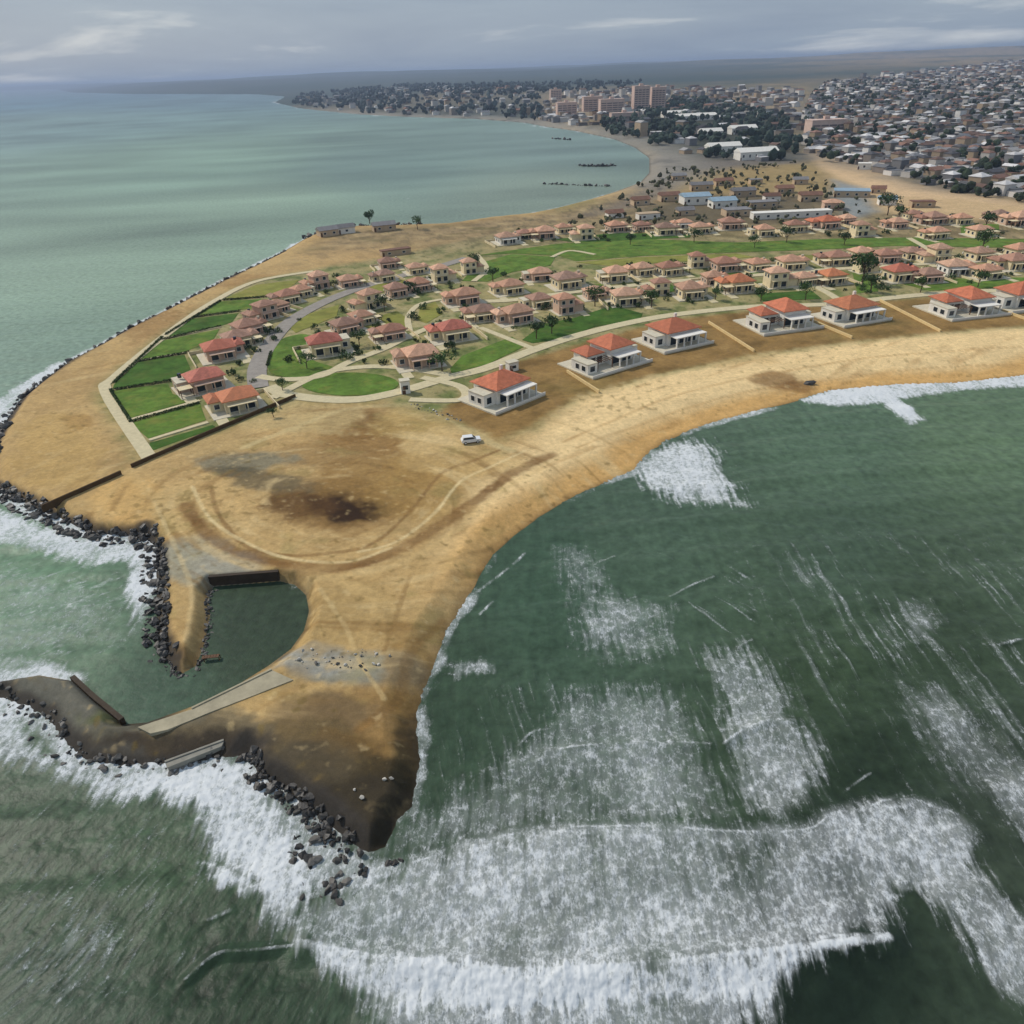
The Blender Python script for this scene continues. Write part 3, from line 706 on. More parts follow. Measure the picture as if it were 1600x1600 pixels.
MT = {
 'lawn': mat_plain('lawn_grass', lin((92, 118, 48)), 0.95, 0.42, 0.22, 0.0, 0.25, 0.1),
 'lawn2': mat_plain('dry_grass', lin((134, 134, 66)), 0.95, 0.30, 0.18, 0.0, 0.25, 0.1),
 'lawn3': mat_plain('dark_lawn', lin((68, 98, 38)), 0.95, 0.42, 0.2, 0.0, 0.25, 0.1),
 'path': mat_plain('sand_path', lin((204, 190, 152)), 0.9, 0.12, 0.8),
 'street': mat_plain('worn_asphalt', lin((150, 142, 132)), 0.9, 0.18, 0.5),
 'white': mat_plain('white_render', lin((232, 226, 214)), 0.8, 0.08, 0.7, 0.05),
 'cream': mat_plain('cream_render', lin((226, 208, 168)), 0.8, 0.10, 0.7, 0.06),
 'pink': mat_plain('pink_render', lin((206, 174, 150)), 0.8, 0.10, 0.7, 0.06),
 'roof_red': mat_tile('red_clay_tiles', lin((192, 112, 80))),
 'roof_orange': mat_tile('orange_clay_tiles', lin((196, 124, 84))),
 'roof_pink': mat_tile('faded_clay_tiles', lin((204, 162, 132))),
 'roof_brown': mat_tile('brown_clay_tiles', lin((164, 130, 110))),
 'roof_rose': mat_tile('rose_clay_tiles', lin((190, 112, 92))),
 'terrace': mat_plain('terrace_concrete', lin((206, 196, 172)), 0.85, 0.12, 0.6),
 'glass': mat_glass('window_glass'),
 'frame': mat_plain('window_frame', lin((238, 234, 222)), 0.5, 0.03, 2),
 'wood': mat_plain('brown_timber', lin((96, 66, 42)), 0.7, 0.2, 2),
 'concrete': mat_plain('pale_concrete', lin((166, 156, 130)), 0.85, 0.2, 0.5, 0, 0.05),
 'concrete2': mat_plain('weathered_concrete', lin((140, 136, 124)), 0.85, 0.2, 0.6, 0, 0.05),
 'darkwall': mat_plain('stained_quay_wall', lin((62, 50, 36)), 0.8, 0.25, 0.8, 0, 0.08),
 'brownwall': mat_plain('brown_masonry', lin((84, 64, 38)), 0.9, 0.2, 0.8),
 'gardenwall': mat_plain('cream_masonry', lin((222, 194, 138)), 0.9, 0.1, 0.8),
 'rock': mat_plain('dark_wet_rock', lin((58, 54, 49)), 0.5, 0.45, 1.2, 0.5, 0.12, 0.5),
 'rock2': mat_plain('grey_rock', lin((104, 100, 94)), 0.8, 0.3, 1.2, 0.5, 0.12),
 'rock3': mat_plain('pale_stone', lin((190, 184, 172)), 0.85, 0.2, 1.2, 0.25, 0.08),
 'bark': mat_plain('tree_bark', lin((88, 70, 52)), 0.9, 0.25, 3),
 'leaf': mat_plain('tree_leaves', lin((58, 82, 36)), 0.7, 0.35, 1.2, 0.25),
 'hedge': mat_plain('hedge_leaves', lin((58, 74, 30)), 0.8, 0.35, 1.5, 0.2),
}

for k_, dry in (('lawn', (140, 134, 66)), ('lawn2', (156, 138, 78)), ('lawn3', (104, 108, 52))):
    m = MT[k_]; n, l = m.node_tree.nodes, m.node_tree.links; p = n['Principled BSDF']
    src = p.inputs['Base Color'].links[0].from_socket
    nz = n.new('ShaderNodeTexNoise'); nz.inputs['Scale'].default_value = 0.16; nz.inputs['Detail'].default_value = 7; nz.inputs['Roughness'].default_value = 0.7
    tc = n.new('ShaderNodeTexCoord'); l.new(tc.outputs['Object'], nz.inputs['Vector'])
    mr = n.new('ShaderNodeMapRange'); mr.inputs[1].default_value = 0.5; mr.inputs[2].default_value = 0.72; mr.inputs[4].default_value = 0.6; l.new(nz.outputs['Fac'], mr.inputs[0])
    mx = n.new('ShaderNodeMix'); mx.data_type = 'RGBA'; l.new(mr.outputs[0], mx.inputs[0]); l.new(src, mx.inputs[6]); mx.inputs[7].default_value = (*lin(dry), 1)
    l.new(mx.outputs[2], p.inputs['Base Color'])

# ------------------------------------------------------------------ lawns, roads and paths of the resort
TOP = 2.08
def lawn(pts, mat='lawn', dz=0.0, curved=False):
    P = GP(pts, TOP)
    if curved: P = smooth_line(P, 6, True)
    o = MB().prism(ccw(P), 1.7, TOP + dz).build('lawn', MT[mat])
    o['kind'] = 'structure'
LAWNS = [
 ([(203,661),(312,629),(322,656),(232,685)],'lawn'),([(234,692),(332,664),(338,668),(232,706)],'lawn3'),([(173,611),(262,599),(270,616),(309,623),(200,654)],'lawn'),
 ([(178,601),(215,566),(288,554),(298,577),(262,594),(176,607)],'lawn3'),([(219,562),(250,533),(343,514),(333,531),(290,549)],'lawn'),([(255,528),(300,498),(373,489),(363,503),(345,509)],'lawn3'),
 ([(305,493),(345,471),(428,466),(418,478),(376,484)],'lawn'),([(351,467),(400,445),(468,437),(453,450),(430,462)],'lawn2'),
 ([(565,501),(620,486),(640,500),(634,515),(572,520)],'lawn2'),([(652,500),(656,481),(680,471),(692,490),(666,505)],'lawn2'),
 ([(703,576),(722,556),(800,526),(822,540),(762,569),(706,583)],'lawn'),([(816,531),(850,506),(900,496),(958,477),(1004,490),(1000,500),(930,510),(880,529),(832,536)],'lawn3'),
 ([(452,510),(480,491),(530,476),(526,494),(462,520)],'lawn2'),([(722,439),(746,412),(800,397),(868,401),(860,415),(800,425),(762,440)],'lawn'),
 ([(744,399),(870,381),(1000,373),(1150,379),(1300,373),(1420,371),(1640,374),(1640,388),(1400,384),(1250,391),(1150,394),(1000,400),(900,408),(876,400),(800,396)],'lawn'),
 ([(900,410),(1000,402),(1150,396),(1180,402),(1040,410),(960,416)],'lawn2'),([(1182,459),(1268,454),(1284,467),(1192,470)],'lawn3'),
 ([(1412,444),(1500,435),(1640,433),(1640,446),(1452,454)],'lawn'),([(1500,351),(1560,350),(1562,362),(1502,365)],'lawn'),([(864,374),(960,364),(1080,366),(1078,371),(900,379)],'lawn3'),
 ([(560,450),(620,436),(650,440),(600,456),(565,462)],'lawn2'),([(900,452),(950,440),(960,450),(915,460)],'lawn'),([(1000,452),(1040,440),(1060,452),(1020,466)],'lawn3'),
 ([(1110,430),(1180,420),(1186,428),(1120,440)],'lawn'),([(1240,400),(1290,398),(1292,406),(1245,410)],'lawn2'),
]
for i, (p_, m_) in enumerate(LAWNS): lawn(p_, m_, 0.003 * i)
lawn([(547 + 76 * math.cos(a), 600 - 18 * math.sin(a)) for a in np.linspace(0, 2 * math.pi, 40)[:-1]], 'lawn', 0.05)
lawn([(418,570),(428,545),(445,528),(482,524),(486,560),(530,578),(472,589),(430,586)], 'lawn', 0.06, True)
lawn([(1332,426),(1364,424),(1372,455),(1340,458)], 'lawn', 0.04)

def ribbon(name, pts, w, mat, dz, n=6):
    L = smooth_line(GP(pts, TOP), n)
    A, B = [], []
    for i, q in enumerate(L):
        p0, p1 = L[max(i - 1, 0)], L[min(i + 1, len(L) - 1)]
        dx, dy = p1[0] - p0[0], p1[1] - p0[1]; k = math.hypot(dx, dy) + 1e-9
        A.append((q[0] - dy / k * w / 2, q[1] + dx / k * w / 2)); B.append((q[0] + dy / k * w / 2, q[1] - dx / k * w / 2))
    mb = MB()
    N = len(L); zt, zb_ = TOP + dz, 1.6
    mb.v = [(a[0], a[1], zt) for a in A] + [(b[0], b[1], zt) for b in B] + [(a[0], a[1], zb_) for a in A] + [(b[0], b[1], zb_) for b in B]
    for i in range(N - 1):
        mb.f += [(i, N + i, N + i + 1, i + 1), (i, i + 1, 2 * N + i + 1, 2 * N + i), (N + i + 1, N + i, 3 * N + i, 3 * N + i + 1)]
    o = mb.build(name, MT[mat]); o['kind'] = 'structure'
    return o
ROADS = [
 ('path',[(420,604),(455,618),(545,625),(620,613),(700,590),(760,575),(830,548),(900,525),(980,505),(1060,491),(1180,479),(1300,475),(1450,460),(1640,450)],4.2,'path'),
 ('path',[(425,622),(500,585),(560,574),(620,574),(700,586)],3.0,'path'),
 ('road',[(404,606),(402,576),(418,542),(450,505),(490,480),(540,458),(600,438),(680,418),(730,403)],5.5,'street'),
 ('path',[(404,588),(440,593),(500,588),(545,566),(600,545),(640,525),(700,500)],3.0,'path'),
 ('path',[(750,512),(836,546)],2.2,'path'),
 ('path',[(640,517),(638,495),(655,476),(690,468)],2.2,'path'),
 ('path',[(1225,424),(1290,456),(1322,477)],2.8,'path'),('path',[(1420,372),(1462,396),(1480,410)],2.6,'path'),
 ('path',[(234,716),(166,612),(181,588),(260,523),(330,474),(400,440),(490,424)],3.2,'path'),
 ('road',[(690,470),(790,470),(900,456),(1050,440),(1170,431),(1300,421),(1450,412),(1640,398)],4.0,'path'),
 ('path',[(200,657),(312,626)],1.3,'path'),('path',[(233,688),(325,660)],1.2,'path'),
 ('path',[(660,590),(720,605),(720,625),(640,625)],2.6,'path'),('path',[(745,398),(760,420),(740,440)],2.4,'path'),
 ('path',[(862,402),(890,392),(930,398)],2.0,'path'),('path',[(216,564),(290,551)],1.0,'path'),('path',[(252,530),(345,511)],1.0,'path'),
]
for i, (nm, p_, w_, m_) in enumerate(ROADS): ribbon(nm, p_, w_, m_, 0.10 + 0.006 * i)

# ------------------------------------------------------------------ walls, quays, slabs
def wall_line(name, pts, w, h, mat, label, cat='wall', z0=None, cope=None, group=None, zz=2.0):
    L = GP(pts, zz)
    e = empty(name, (L[0][0], L[0][1], 0))
    for i in range(len(L) - 1):
        (ax, ay), (bx, by) = L[i], L[i + 1]
        k = math.hypot(bx - ax, by - ay); ux, uy = (bx - ax) / k, (by - ay) / k
        ax, ay = ax - ux * w * .5 * (i > 0), ay - uy * w * .5 * (i > 0)
        def q(ww): return ccw([(ax - uy * ww / 2 - L[0][0], ay + ux * ww / 2 - L[0][1]), (ax + uy * ww / 2 - L[0][0], ay - ux * ww / 2 - L[0][1]),
                      (bx + uy * ww / 2 - L[0][0], by - ux * ww / 2 - L[0][1]), (bx - uy * ww / 2 - L[0][0], by + ux * ww / 2 - L[0][1])])
        base = 1.4 if z0 is None else z0
        MB().prism(q(w), base, 2.0 + h + 0.004 * i).build('wall_panel', mat, e)
        if cope: MB().prism(q(w + 0.14), 2.0 + h + 0.004 * i, 2.0 + h + 0.1 + 0.004 * i).build('coping', cope, e)
    tag(e, label, cat, group)
wall_line('boundary_wall', [(66,796),(190,741)], .32, .95, MT['brownwall'], 'long dark boundary wall crossing the sand from the rocks to the track gap')
wall_line('boundary_wall', [(206,731),(330,677),(462,621)], .32, .95, MT['brownwall'], 'dark boundary wall along the near edge of the lawns')
for i, (a, b) in enumerate([((1107,505),(1178,550)),((1262,500),(1331,529)),((1375,471),(1469,519)),((1566,487),(1625,508)),((886,582),(936,614))]):
    wall_line('garden_wall', [a, b], .36, .8, MT['gardenwall'], ['cream garden wall beside the third beachfront villa', 'cream garden wall between the fourth and fifth beachfront villas',
              'cream garden wall between the fifth and sixth beachfront villas', 'cream garden wall beyond the sixth beachfront villa', 'low cream wall between the first and second beachfront villas'][i], group='walls between beachfront plots')
def slab(name, pts, z0, z1, mat, label, cat, zz):
    e = empty(name, (*G(*pts[0], zz), 0)); P = [(a - e.location.x, b - e.location.y) for a, b in GP(pts, zz)]
    MB().prism(ccw(P), z0, z1).build('slab', mat, e)
    # edge kerb along the first side
    (ax, ay), (bx, by) = P[0], P[1]; k = math.hypot(bx - ax, by - ay); ux, uy = (bx - ax) / k, (by - ay) / k
    MB().prism(ccw([(ax, ay), (bx, by), (bx - uy * .3, by + ux * .3), (ax - uy * .3, ay + ux * .3)]), z1 - .2, z1 + .15).build('kerb', mat, e)
    tag(e, label, cat)
slab('slipway', [(300,1108),(425,1047),(458,1062),(400,1085),(330,1112),(262,1140),(235,1146),(215,1136)], -1.0, 2.14, MT['concrete'], 'pale concrete slipway along the near side of the basin', 'slipway', 2.14)
slab('slipway', [(258,1192),(350,1158),(346,1166),(262,1199)], .2, 1.0, MT['concrete2'], 'narrow grey concrete slab at the edge of the surf', 'slab', 1.0)
wall_line('quay_wall', [(330,914.5),(438,906)], .7, -0.02, MT['darkwall'], 'dark quay wall along the far side of the basin', 'quay', -2.0, zz=0.0)
wall_line('quay_wall', [(117,1066),(149,1096),(194,1133)], .7, -0.75, MT['darkwall'], 'dark slanting quay wall at the mouth of the basin', 'quay', -2.0, zz=0.0)
# little landing stage in the basin
gx, gy = G(322, 1027, .6)
e = empty('landing_stage', (gx, gy, 0), math.radians(6))
for k in range(6): MB().box(-.6 + k * .42, -.22 + k * .42, -.35, .35, .62, .70).build('plank', MT['wood'], e)
for k in (0, 2.2):
    for s_ in (-.3, .3): MB().cyl((k - .3, s_, -.7), (0, 0, 1), .08, 2.6, 6).build('pile', MT['wood'], e)
tag(e, 'small timber landing stage at the rocky arm of the basin', 'jetty')

# ------------------------------------------------------------------ boulders
def boulder_mesh(seed):
    import bmesh
    rr = random.Random(seed); bm = bmesh.new()
    for _ in range(15):
        v = Vector((rr.gauss(0, 1), rr.gauss(0, 1), rr.gauss(0, 1))).normalized() * rr.uniform(.82, 1.1)
        bm.verts.new((v.x * .62, v.y * .5, v.z * .42))
    r_ = bmesh.ops.convex_hull(bm, input=bm.verts)
    bmesh.ops.delete(bm, geom=list({g for g in r_['geom_interior'] + r_['geom_unused'] if isinstance(g, bmesh.types.BMVert)}), context='VERTS')
    me = bpy.data.meshes.new('boulder'); bm.to_mesh(me); bm.free()
    return me
BM_ = {k: [] for k in ('rock', 'rock2', 'rock3')}
for k in BM_:
    for s_ in range(7):
        b = boulder_mesh(s_ + 10 * len(k)); b.materials.append(MT[k]); BM_[k].append(b)
def revetment(pts, n, width, size, kinds, label, name='rock_revetment', cat='rocks', off=0.0, zoff=0.0, part='boulder'):
    L = smooth_line(GP(pts, .6), 5)
    seg = [math.hypot(L[i + 1][0] - L[i][0], L[i + 1][1] - L[i][1]) for i in range(len(L) - 1)]
    T = sum(seg); xs, ys = [], []
    for i in range(n):
        t = (i + rnd.random()) / n * T; k = 0
        while k < len(seg) - 1 and t > seg[k]: t -= seg[k]; k += 1
        dx, dy = (L[k + 1][0] - L[k][0]) / seg[k], (L[k + 1][1] - L[k][1]) / seg[k]
        o = rnd.uniform(-.5, .5) * width + off
        xs.append(L[k][0] + dx * t - dy * o); ys.append(L[k][1] + dy * t + dx * o)
    zz, _ = hz_arr(np.array(xs), np.array(ys))
    e = empty(name, (L[0][0], L[0][1], 0))
    for i in range(n):
        s_ = (size[0] * .7 + (size[1] - size[0] * .7) * rnd.random() ** 1.6) * .92
        o = new_obj(part, rnd.choice(BM_[rnd.choice(kinds)]), None, e)
        o.location = (xs[i] - L[0][0], ys[i] - L[0][1], max(zz[i], -.5) + .02 * s_ + zoff + rnd.uniform(0, .35) * s_ * (width > 1.5))
        o.rotation_euler = (rnd.uniform(-.5, .5), rnd.uniform(-.5, .5), rnd.uniform(0, 6.28)); o.scale = (s_, s_ * rnd.uniform(.8, 1.2), s_ * rnd.uniform(.8, 1.3))
    tag(e, label, cat)
revetment([(-15,690),(28,626),(60,600),(110,568),(200,517),(300,466),(400,416),(445,394)], 300, 3.0, (.8, 2.0), ('rock', 'rock2', 'rock2'), 'thin line of rocks guarding the far shore of the point')
revetment([(-40,745),(-20,720),(-12,690),(0,672)], 70, 5.5, (1.0, 2.2), ('rock', 'rock', 'rock2'), 'rock armour at the outer tip beside the white breakers')
revetment([(-20,760),(20,778),(60,798),(100,818),(140,836),(190,840),(226,840)], 260, 5.0, (1.0, 2.1), ('rock', 'rock', 'rock', 'rock2'), 'dark rock armour below the long boundary wall')
revetment([(226,832),(240,868),(243,920),(244,965),(240,1006),(258,1030)], 270, 4.6, (.8, 1.7), ('rock', 'rock', 'rock', 'rock2'), 'black boulders on the seaward side of the basin arm')
revetment([(258,1028),(270,1047),(288,1053),(306,1042),(320,1005),(327,962),(324,932),(334,917)], 130, 1.1, (.5, 1.0), ('rock', 'rock', 'rock2'), 'small dark stones lining the inside of the basin arm')
revetment([(-30,1076),(0,1092),(58,1122),(98,1168),(130,1196),(200,1203),(300,1196),(350,1184)], 170, 4.4, (.45, 1.2), ('rock2', 'rock2', 'rock2', 'rock'), 'grey wave-washed rocks along the outer mole')
revetment([(384,1176),(404,1212),(450,1240),(480,1266),(520,1292),(545,1316)], 150, 2.6, (.7, 1.5), ('rock',), 'black rocks on the surf side of the dark point')
revetment([(455,1300),(480,1320),(505,1345),(500,1390),(530,1372),(552,1345),(570,1338)], 90, 4.4, (.5, 1.4), ('rock', 'rock', 'rock2'), 'wet grey boulders standing in the foam off the point', zoff=.35)
revetment([(600,1345),(630,1350),(665,1345)], 14, 1.0, (.7, 1.2), ('rock',), 'few dark rocks awash at the tip of the point', zoff=.4)
revetment([(470,1032),(520,1045),(560,1040),(600,1050)], 46, 4.5, (.25, .75), ('rock3', 'rock2'), 'pale rubble strewn over the gravel beside the basin', 'rubble_patch', 'rubble', part='stone')
revetment([(560,1235),(600,1250),(620,1210)], 4, 3.0, (.5, .8), ('rock3',), 'few pale stones on the dark wet point', 'rubble_patch', 'rubble', part='stone')
revetment([(640,640),(690,655),(715,668)], 26, 2.2, (.4, .9), ('rock3', 'rock2'), 'pale rubble heap beside the first beachfront villa', 'rubble_patch', 'rubble', part='stone')
revetment([(480,372),(500,362),(535,356),(600,354),(660,352)], 70, 7, (1.4, 3.2), ('rock', 'rock2'), 'dark rocks at the bend of the far shore')
revetment([(905,258),(930,259),(962,258)], 40, 4, (2, 4), ('rock',), 'short dark rock groyne standing out in the bay', 'rock_groyne', 'groyne', zoff=.6)
revetment([(850,286),(900,288),(955,290)], 46, 3, (1.4, 3), ('rock', 'rock2'), 'low dark rock groyne nearer the resort beach', 'rock_groyne', 'groyne', zoff=.4)
revetment([(862,216),(890,218)], 14, 4, (2, 4), ('rock',), 'small rock groyne off the far bay beach', 'rock_groyne', 'groyne', zoff=.6)
o = new_obj('beach_rock', BM_['rock'][2]); q = G(1265, 598, 1); o.location = (*q, hz(*q) + .3); o.scale = (3.0, 2.0, 2.0)
tag(o, 'single dark rock lying on the beach above the breakers', 'rock')

# ------------------------------------------------------------------ villas
def win(e, x0, x1, z0, z1, y, ny, axis, nm='window'):
    """window: frame proud of the wall, pane set inside it"""
    t = .07
    def bx(a0, a1, d0, d1, b0, b1):
        d0, d1 = sorted((y + ny * d0, y + ny * d1))
        return (a0, a1, d0, d1, b0, b1) if axis == 'x' else (d0, d1, a0, a1, b0, b1)
    f = MB()
    f.box(*bx(x0, x1, .003, t, z0 - .1, z0)).box(*bx(x0, x1, .003, t, z1, z1 + .1)).box(*bx(x0 - .1, x0, .003, t, z0 - .1, z1 + .1)).box(*bx(x1, x1 + .1, .003, t, z0 - .1, z1 + .1))
    fr = f.build(nm, MT['frame'], e)
    MB().box(*bx(x0, x1, .002, .03, z0, z1)).build('pane', MT['glass'], fr)

def villa_a():
    e = empty('beach_villa', (0, 0, 0))
    MB().box(-10.5, 8.5, -9.2, 7.5, -.6, .38).build('terrace', MT['terrace'], e)
    MB().box(-5.6, 5.9, -4.4, 5.6, .38, 4.3).build('wall', MT['white'], e)
    MB().hip(-6.4, 6.7, -5.2, 6.4, 4.3, 2.6).build('roof', MT['roof_red'], e)
    w = MB().box(-9.6, -5.61, -3.4, 3.2, .38, 3.5)
    w.build('wing', MT['white'], e)
    MB().box(-9.7, -5.62, -3.5, 3.3, 3.5, 3.7).build('flat_roof', MT['terrace'], e)
    MB().box(5.91, 8.0, -2.4, 4.0, .38, 3.2).build('side_room', MT['white'], e)
    MB().box(5.92, 8.1, -2.5, 4.1, 3.2, 3.38).build('flat_roof', MT['terrace'], e)
    MB().box(-5.2, 6.4, -8.0, -4.41, 3.35, 3.6).build('veranda_roof', MT['white'], e)
    for k in range(5): MB().box(-5.0 + k * 2.75, -4.6 + k * 2.75, -7.9, -7.5, .38, 3.35).build('column', MT['white'], e)
    for a in (-4.6, -1.2, 2.2): win(e, a, a + 2.9, .5, 2.9, -4.4, -1, 'x', 'glazed_door')
    for a in (-2.2, .6): win(e, a, a + 1.5, 1.2, 2.6, -9.6, -1, 'y')
    for a in (-1.2, 1.4): win(e, a, a + 1.3, 1.2, 2.6, 8.0, 1, 'y')
    for a in (-4.2, 2.6): win(e, a, a + 1.6, 1.3, 2.7, 5.6, 1, 'x')
    win(e, -8.6, -6.9, 1.0, 2.7, -3.4, -1, 'x')
    d = MB().box(-.55, .55, 5.603, 5.67, .4, 2.6).build('door', MT['wood'], e)
    MB().box(2.2, 3.0, 2.6, 3.3, 5.2, 7.4).build('chimney', MT['white'], e)
    MB().box(-10.5, 8.5, -9.2, -9.0, .381, 1.0).build('parapet', MT['white'], e)
    return e
def villa_b():
    e = empty('villa', (0, 0, 0))
    MB().box(-7.2, 8.0, -6.4, 6.2, -.6, .3).build('terrace', MT['terrace'], e)
    MB().box(-5, 4, -4, 4, .3, 3.9).build('wall', MT['cream'], e)
    MB().hip(-5.7, 4.7, -4.7, 4.7, 3.9, 2.2).build('roof', MT['roof_pink'], e)
    MB().box(4.01, 7.4, -1.0, 5.2, .3, 3.3).build('wing', MT['cream'], e)
    MB().hip(4.02, 8.0, -1.6, 5.8, 3.3, 1.2).build('wing_roof', MT['roof_pink'], e)
    MB().box(-4.4, 3.6, -6.2, -4.01, 2.9, 3.1).build('porch_roof', MT['cream'], e)
    for k in range(4): MB().box(-4.3 + k * 2.5, -4.0 + k * 2.5, -6.1, -5.8, .3, 2.9).build('column', MT['cream'], e)
    for a in (-4.0, .4): win(e, a, a + 2.6, .5, 2.6, -4, -1, 'x', 'glazed_door')
    for a in (-2.4, .8): win(e, a, a + 1.4, 1.2, 2.6, -5, -1, 'y')
    win(e, 5.0, 6.4, 1.1, 2.5, -1.0, -1, 'x'); win(e, 1.0, 2.6, 1.1, 2.5, 7.4, 1, 'y'); win(e, -3.6, -2.2, 1.1, 2.5, 4, 1, 'x')
    MB().box(-.5, .5, 4.003, 4.07, .32, 2.5).build('door', MT['wood'], e)
    MB().box(4.6, 7.6, -11.5, -1.8, -.5, .18).build('driveway', MT['path'], e)
    MB().box(-9.6, -9.35, -8.5, 7.5, -.5, 1.1).build('garden_wall', MT['cream'], e)
    MB().box(-9.34, -2.5, 7.5, 7.75, -.5, 1.1).build('garden_wall', MT['cream'], e)
    MB().box(4.3, 4.5, -6.0, -2.4, 2.6, 2.75).box(7.6, 7.8, -6.0, -2.4, 2.6, 2.75).build('carport_beam', MT['wood'], e)
    MB().box(4.2, 7.9, -6.0, -2.4, 2.76, 2.86).build('carport_roof', MT['cream'], e)
    for a in (4.3, 7.6):
        for b in (-5.9, -2.6): MB().box(a, a + .2, b, b + .2, -.3, 2.6).build('carport_post', MT['wood'], e)
    return e
def villa_c():
    e = empty('villa', (0, 0, 0))
    MB().box(-8.0, 6.2, -5.6, 5.6, -.6, .3).build('terrace', MT['terrace'], e)
    MB().box(-3, 5, -3.6, 3.6, .3, 6.4).build('wall', MT['cream'], e)
    MB().hip(-3.7, 5.7, -4.3, 4.3, 6.4, 2.0).build('roof', MT['roof_pink'], e)
    MB().box(-7.6, -3.01, -3.0, 4.4, .3, 3.4).build('wing', MT['cream'], e)
    MB().hip(-8.2, -3.02, -3.6, 5.0, 3.4, 1.3).build('wing_roof', MT['roof_pink'], e)
    MB().box(-2.4, 4.6, -5.4, -3.61, 3.2, 3.4).build('balcony', MT['cream'], e)
    for k in range(3): MB().box(-2.3 + k * 3.2, -2.0 + k * 3.2, -5.3, -5.0, .3, 3.2).build('column', MT['cream'], e)
    for a in (-2.2, 1.6): win(e, a, a + 2.2, .5, 2.6, -3.6, -1, 'x', 'glazed_door'); win(e, a + .3, a + 1.9, 4.2, 5.7, -3.6, -1, 'x')
    for a in (-1.8, .8): win(e, a, a + 1.3, 4.2, 5.6, 5, 1, 'y'); win(e, a, a + 1.3, 1.2, 2.6, -7.6, -1, 'y')
    win(e, -.6, .9, 4.2, 5.6, 3.6, 1, 'x')
    MB().box(1.6, 2.6, 3.603, 3.67, .32, 2.5).build('door', MT['wood'], e)
    MB().box(-7.4, -4.2, -11, -3.7, -.5, .18).build('driveway', MT['path'], e)
    MB().box(7.4, 7.65, -7.5, 7.0, -.5, 1.1).build('garden_wall', MT['cream'], e)
    MB().box(1.0, 7.39, 7.0, 7.25, -.5, 1.1).build('garden_wall', MT['cream'], e)
    return e
def villa_d():
    e = empty('beach_villa', (0, 0, 0))
    MB().box(-12, 10, -9.6, 7.0, -.6, .36).build('terrace', MT['terrace'], e)
    MB().box(-1.5, 6.5, -4.4, 5.0, .36, 4.8).build('wall', MT['white'], e)
    MB().hip(-2.3, 7.3, -5.2, 5.8, 4.8, 2.4).build('roof', MT['roof_red'], e)
    MB().box(-8.0, -1.51, -2.0, 4.4, .36, 3.7).build('wing', MT['white'], e)
    MB().hip(-8.7, -2.31, -2.7, 5.1, 3.7, 1.6).build('wing_roof', MT['roof_red'], e)
    MB().box(6.51, 9.4, -3.4, 3.0, .36, 3.3).build('side_room', MT['white'], e)
    MB().box(6.52, 9.5, -3.5, 3.1, 3.3, 3.5).build('flat_roof', MT['terrace'], e)
    MB().box(-11.4, -8.01, -6.5, 1.0, .36, 3.0).build('wing', MT['white'], e)
    MB().box(-11.5, -8.02, -6.6, 1.1, 3.0, 3.2).build('flat_roof', MT['terrace'], e)
    MB().box(-1.6, 6.6, -8.4, -4.41, 3.2, 3.45).build('veranda_roof', MT['white'], e)
    for k in range(4): MB().box(-1.4 + k * 2.55, -1.05 + k * 2.55, -8.3, -7.95, .36, 3.2).build('column', MT['white'], e)
    for a in (-1.0, 2.8): win(e, a, a + 3.2, .5, 2.9, -4.4, -1, 'x', 'glazed_door')
    for a in (-7.2, -4.6): win(e, a, a + 1.9, .9, 2.8, -2.0, -1, 'x')
    for a in (-5.4, -2.6): win(e, a, a + 1.6, 1.0, 2.4, -11.4, -1, 'y')
    for a in (-2.2, .6): win(e, a, a + 1.6, 1.2, 2.6, 9.4, 1, 'y')
    win(e, -10.6, -8.9, .9, 2.4, -6.5, -1, 'x'); win(e, 3.0, 4.6, 1.2, 2.7, 5.0, 1, 'x'); win(e, -6.6, -5.0, 1.2, 2.7, 4.4, 1, 'x')
    MB().box(.2, 1.3, 5.003, 5.07, .4, 2.6).build('door', MT['wood'], e)
    for k in range(6): MB().box(-7.6 + k * 1.05, -7.45 + k * 1.05, -6.4, -2.01, 2.7, 2.85).build('pergola_slat', MT['wood'], e)
    for k in (0, 1): MB().box(-7.7 + k * 5.3, -7.5 + k * 5.3, -6.2, -6.0, .36, 2.69).build('pergola_post', MT['wood'], e)
    MB().box(-12, 10, -9.6, -9.4, .361, .95).build('parapet', MT['white'], e)
    return e
TPL = {'a': villa_a(), 'b': villa_b(), 'c': villa_c(), 'd': villa_d()}
used_tpl = set()
WALLP = {'wall', 'wing', 'side_room', 'porch_roof', 'balcony', 'column', 'veranda_roof', 'chimney', 'parapet'}
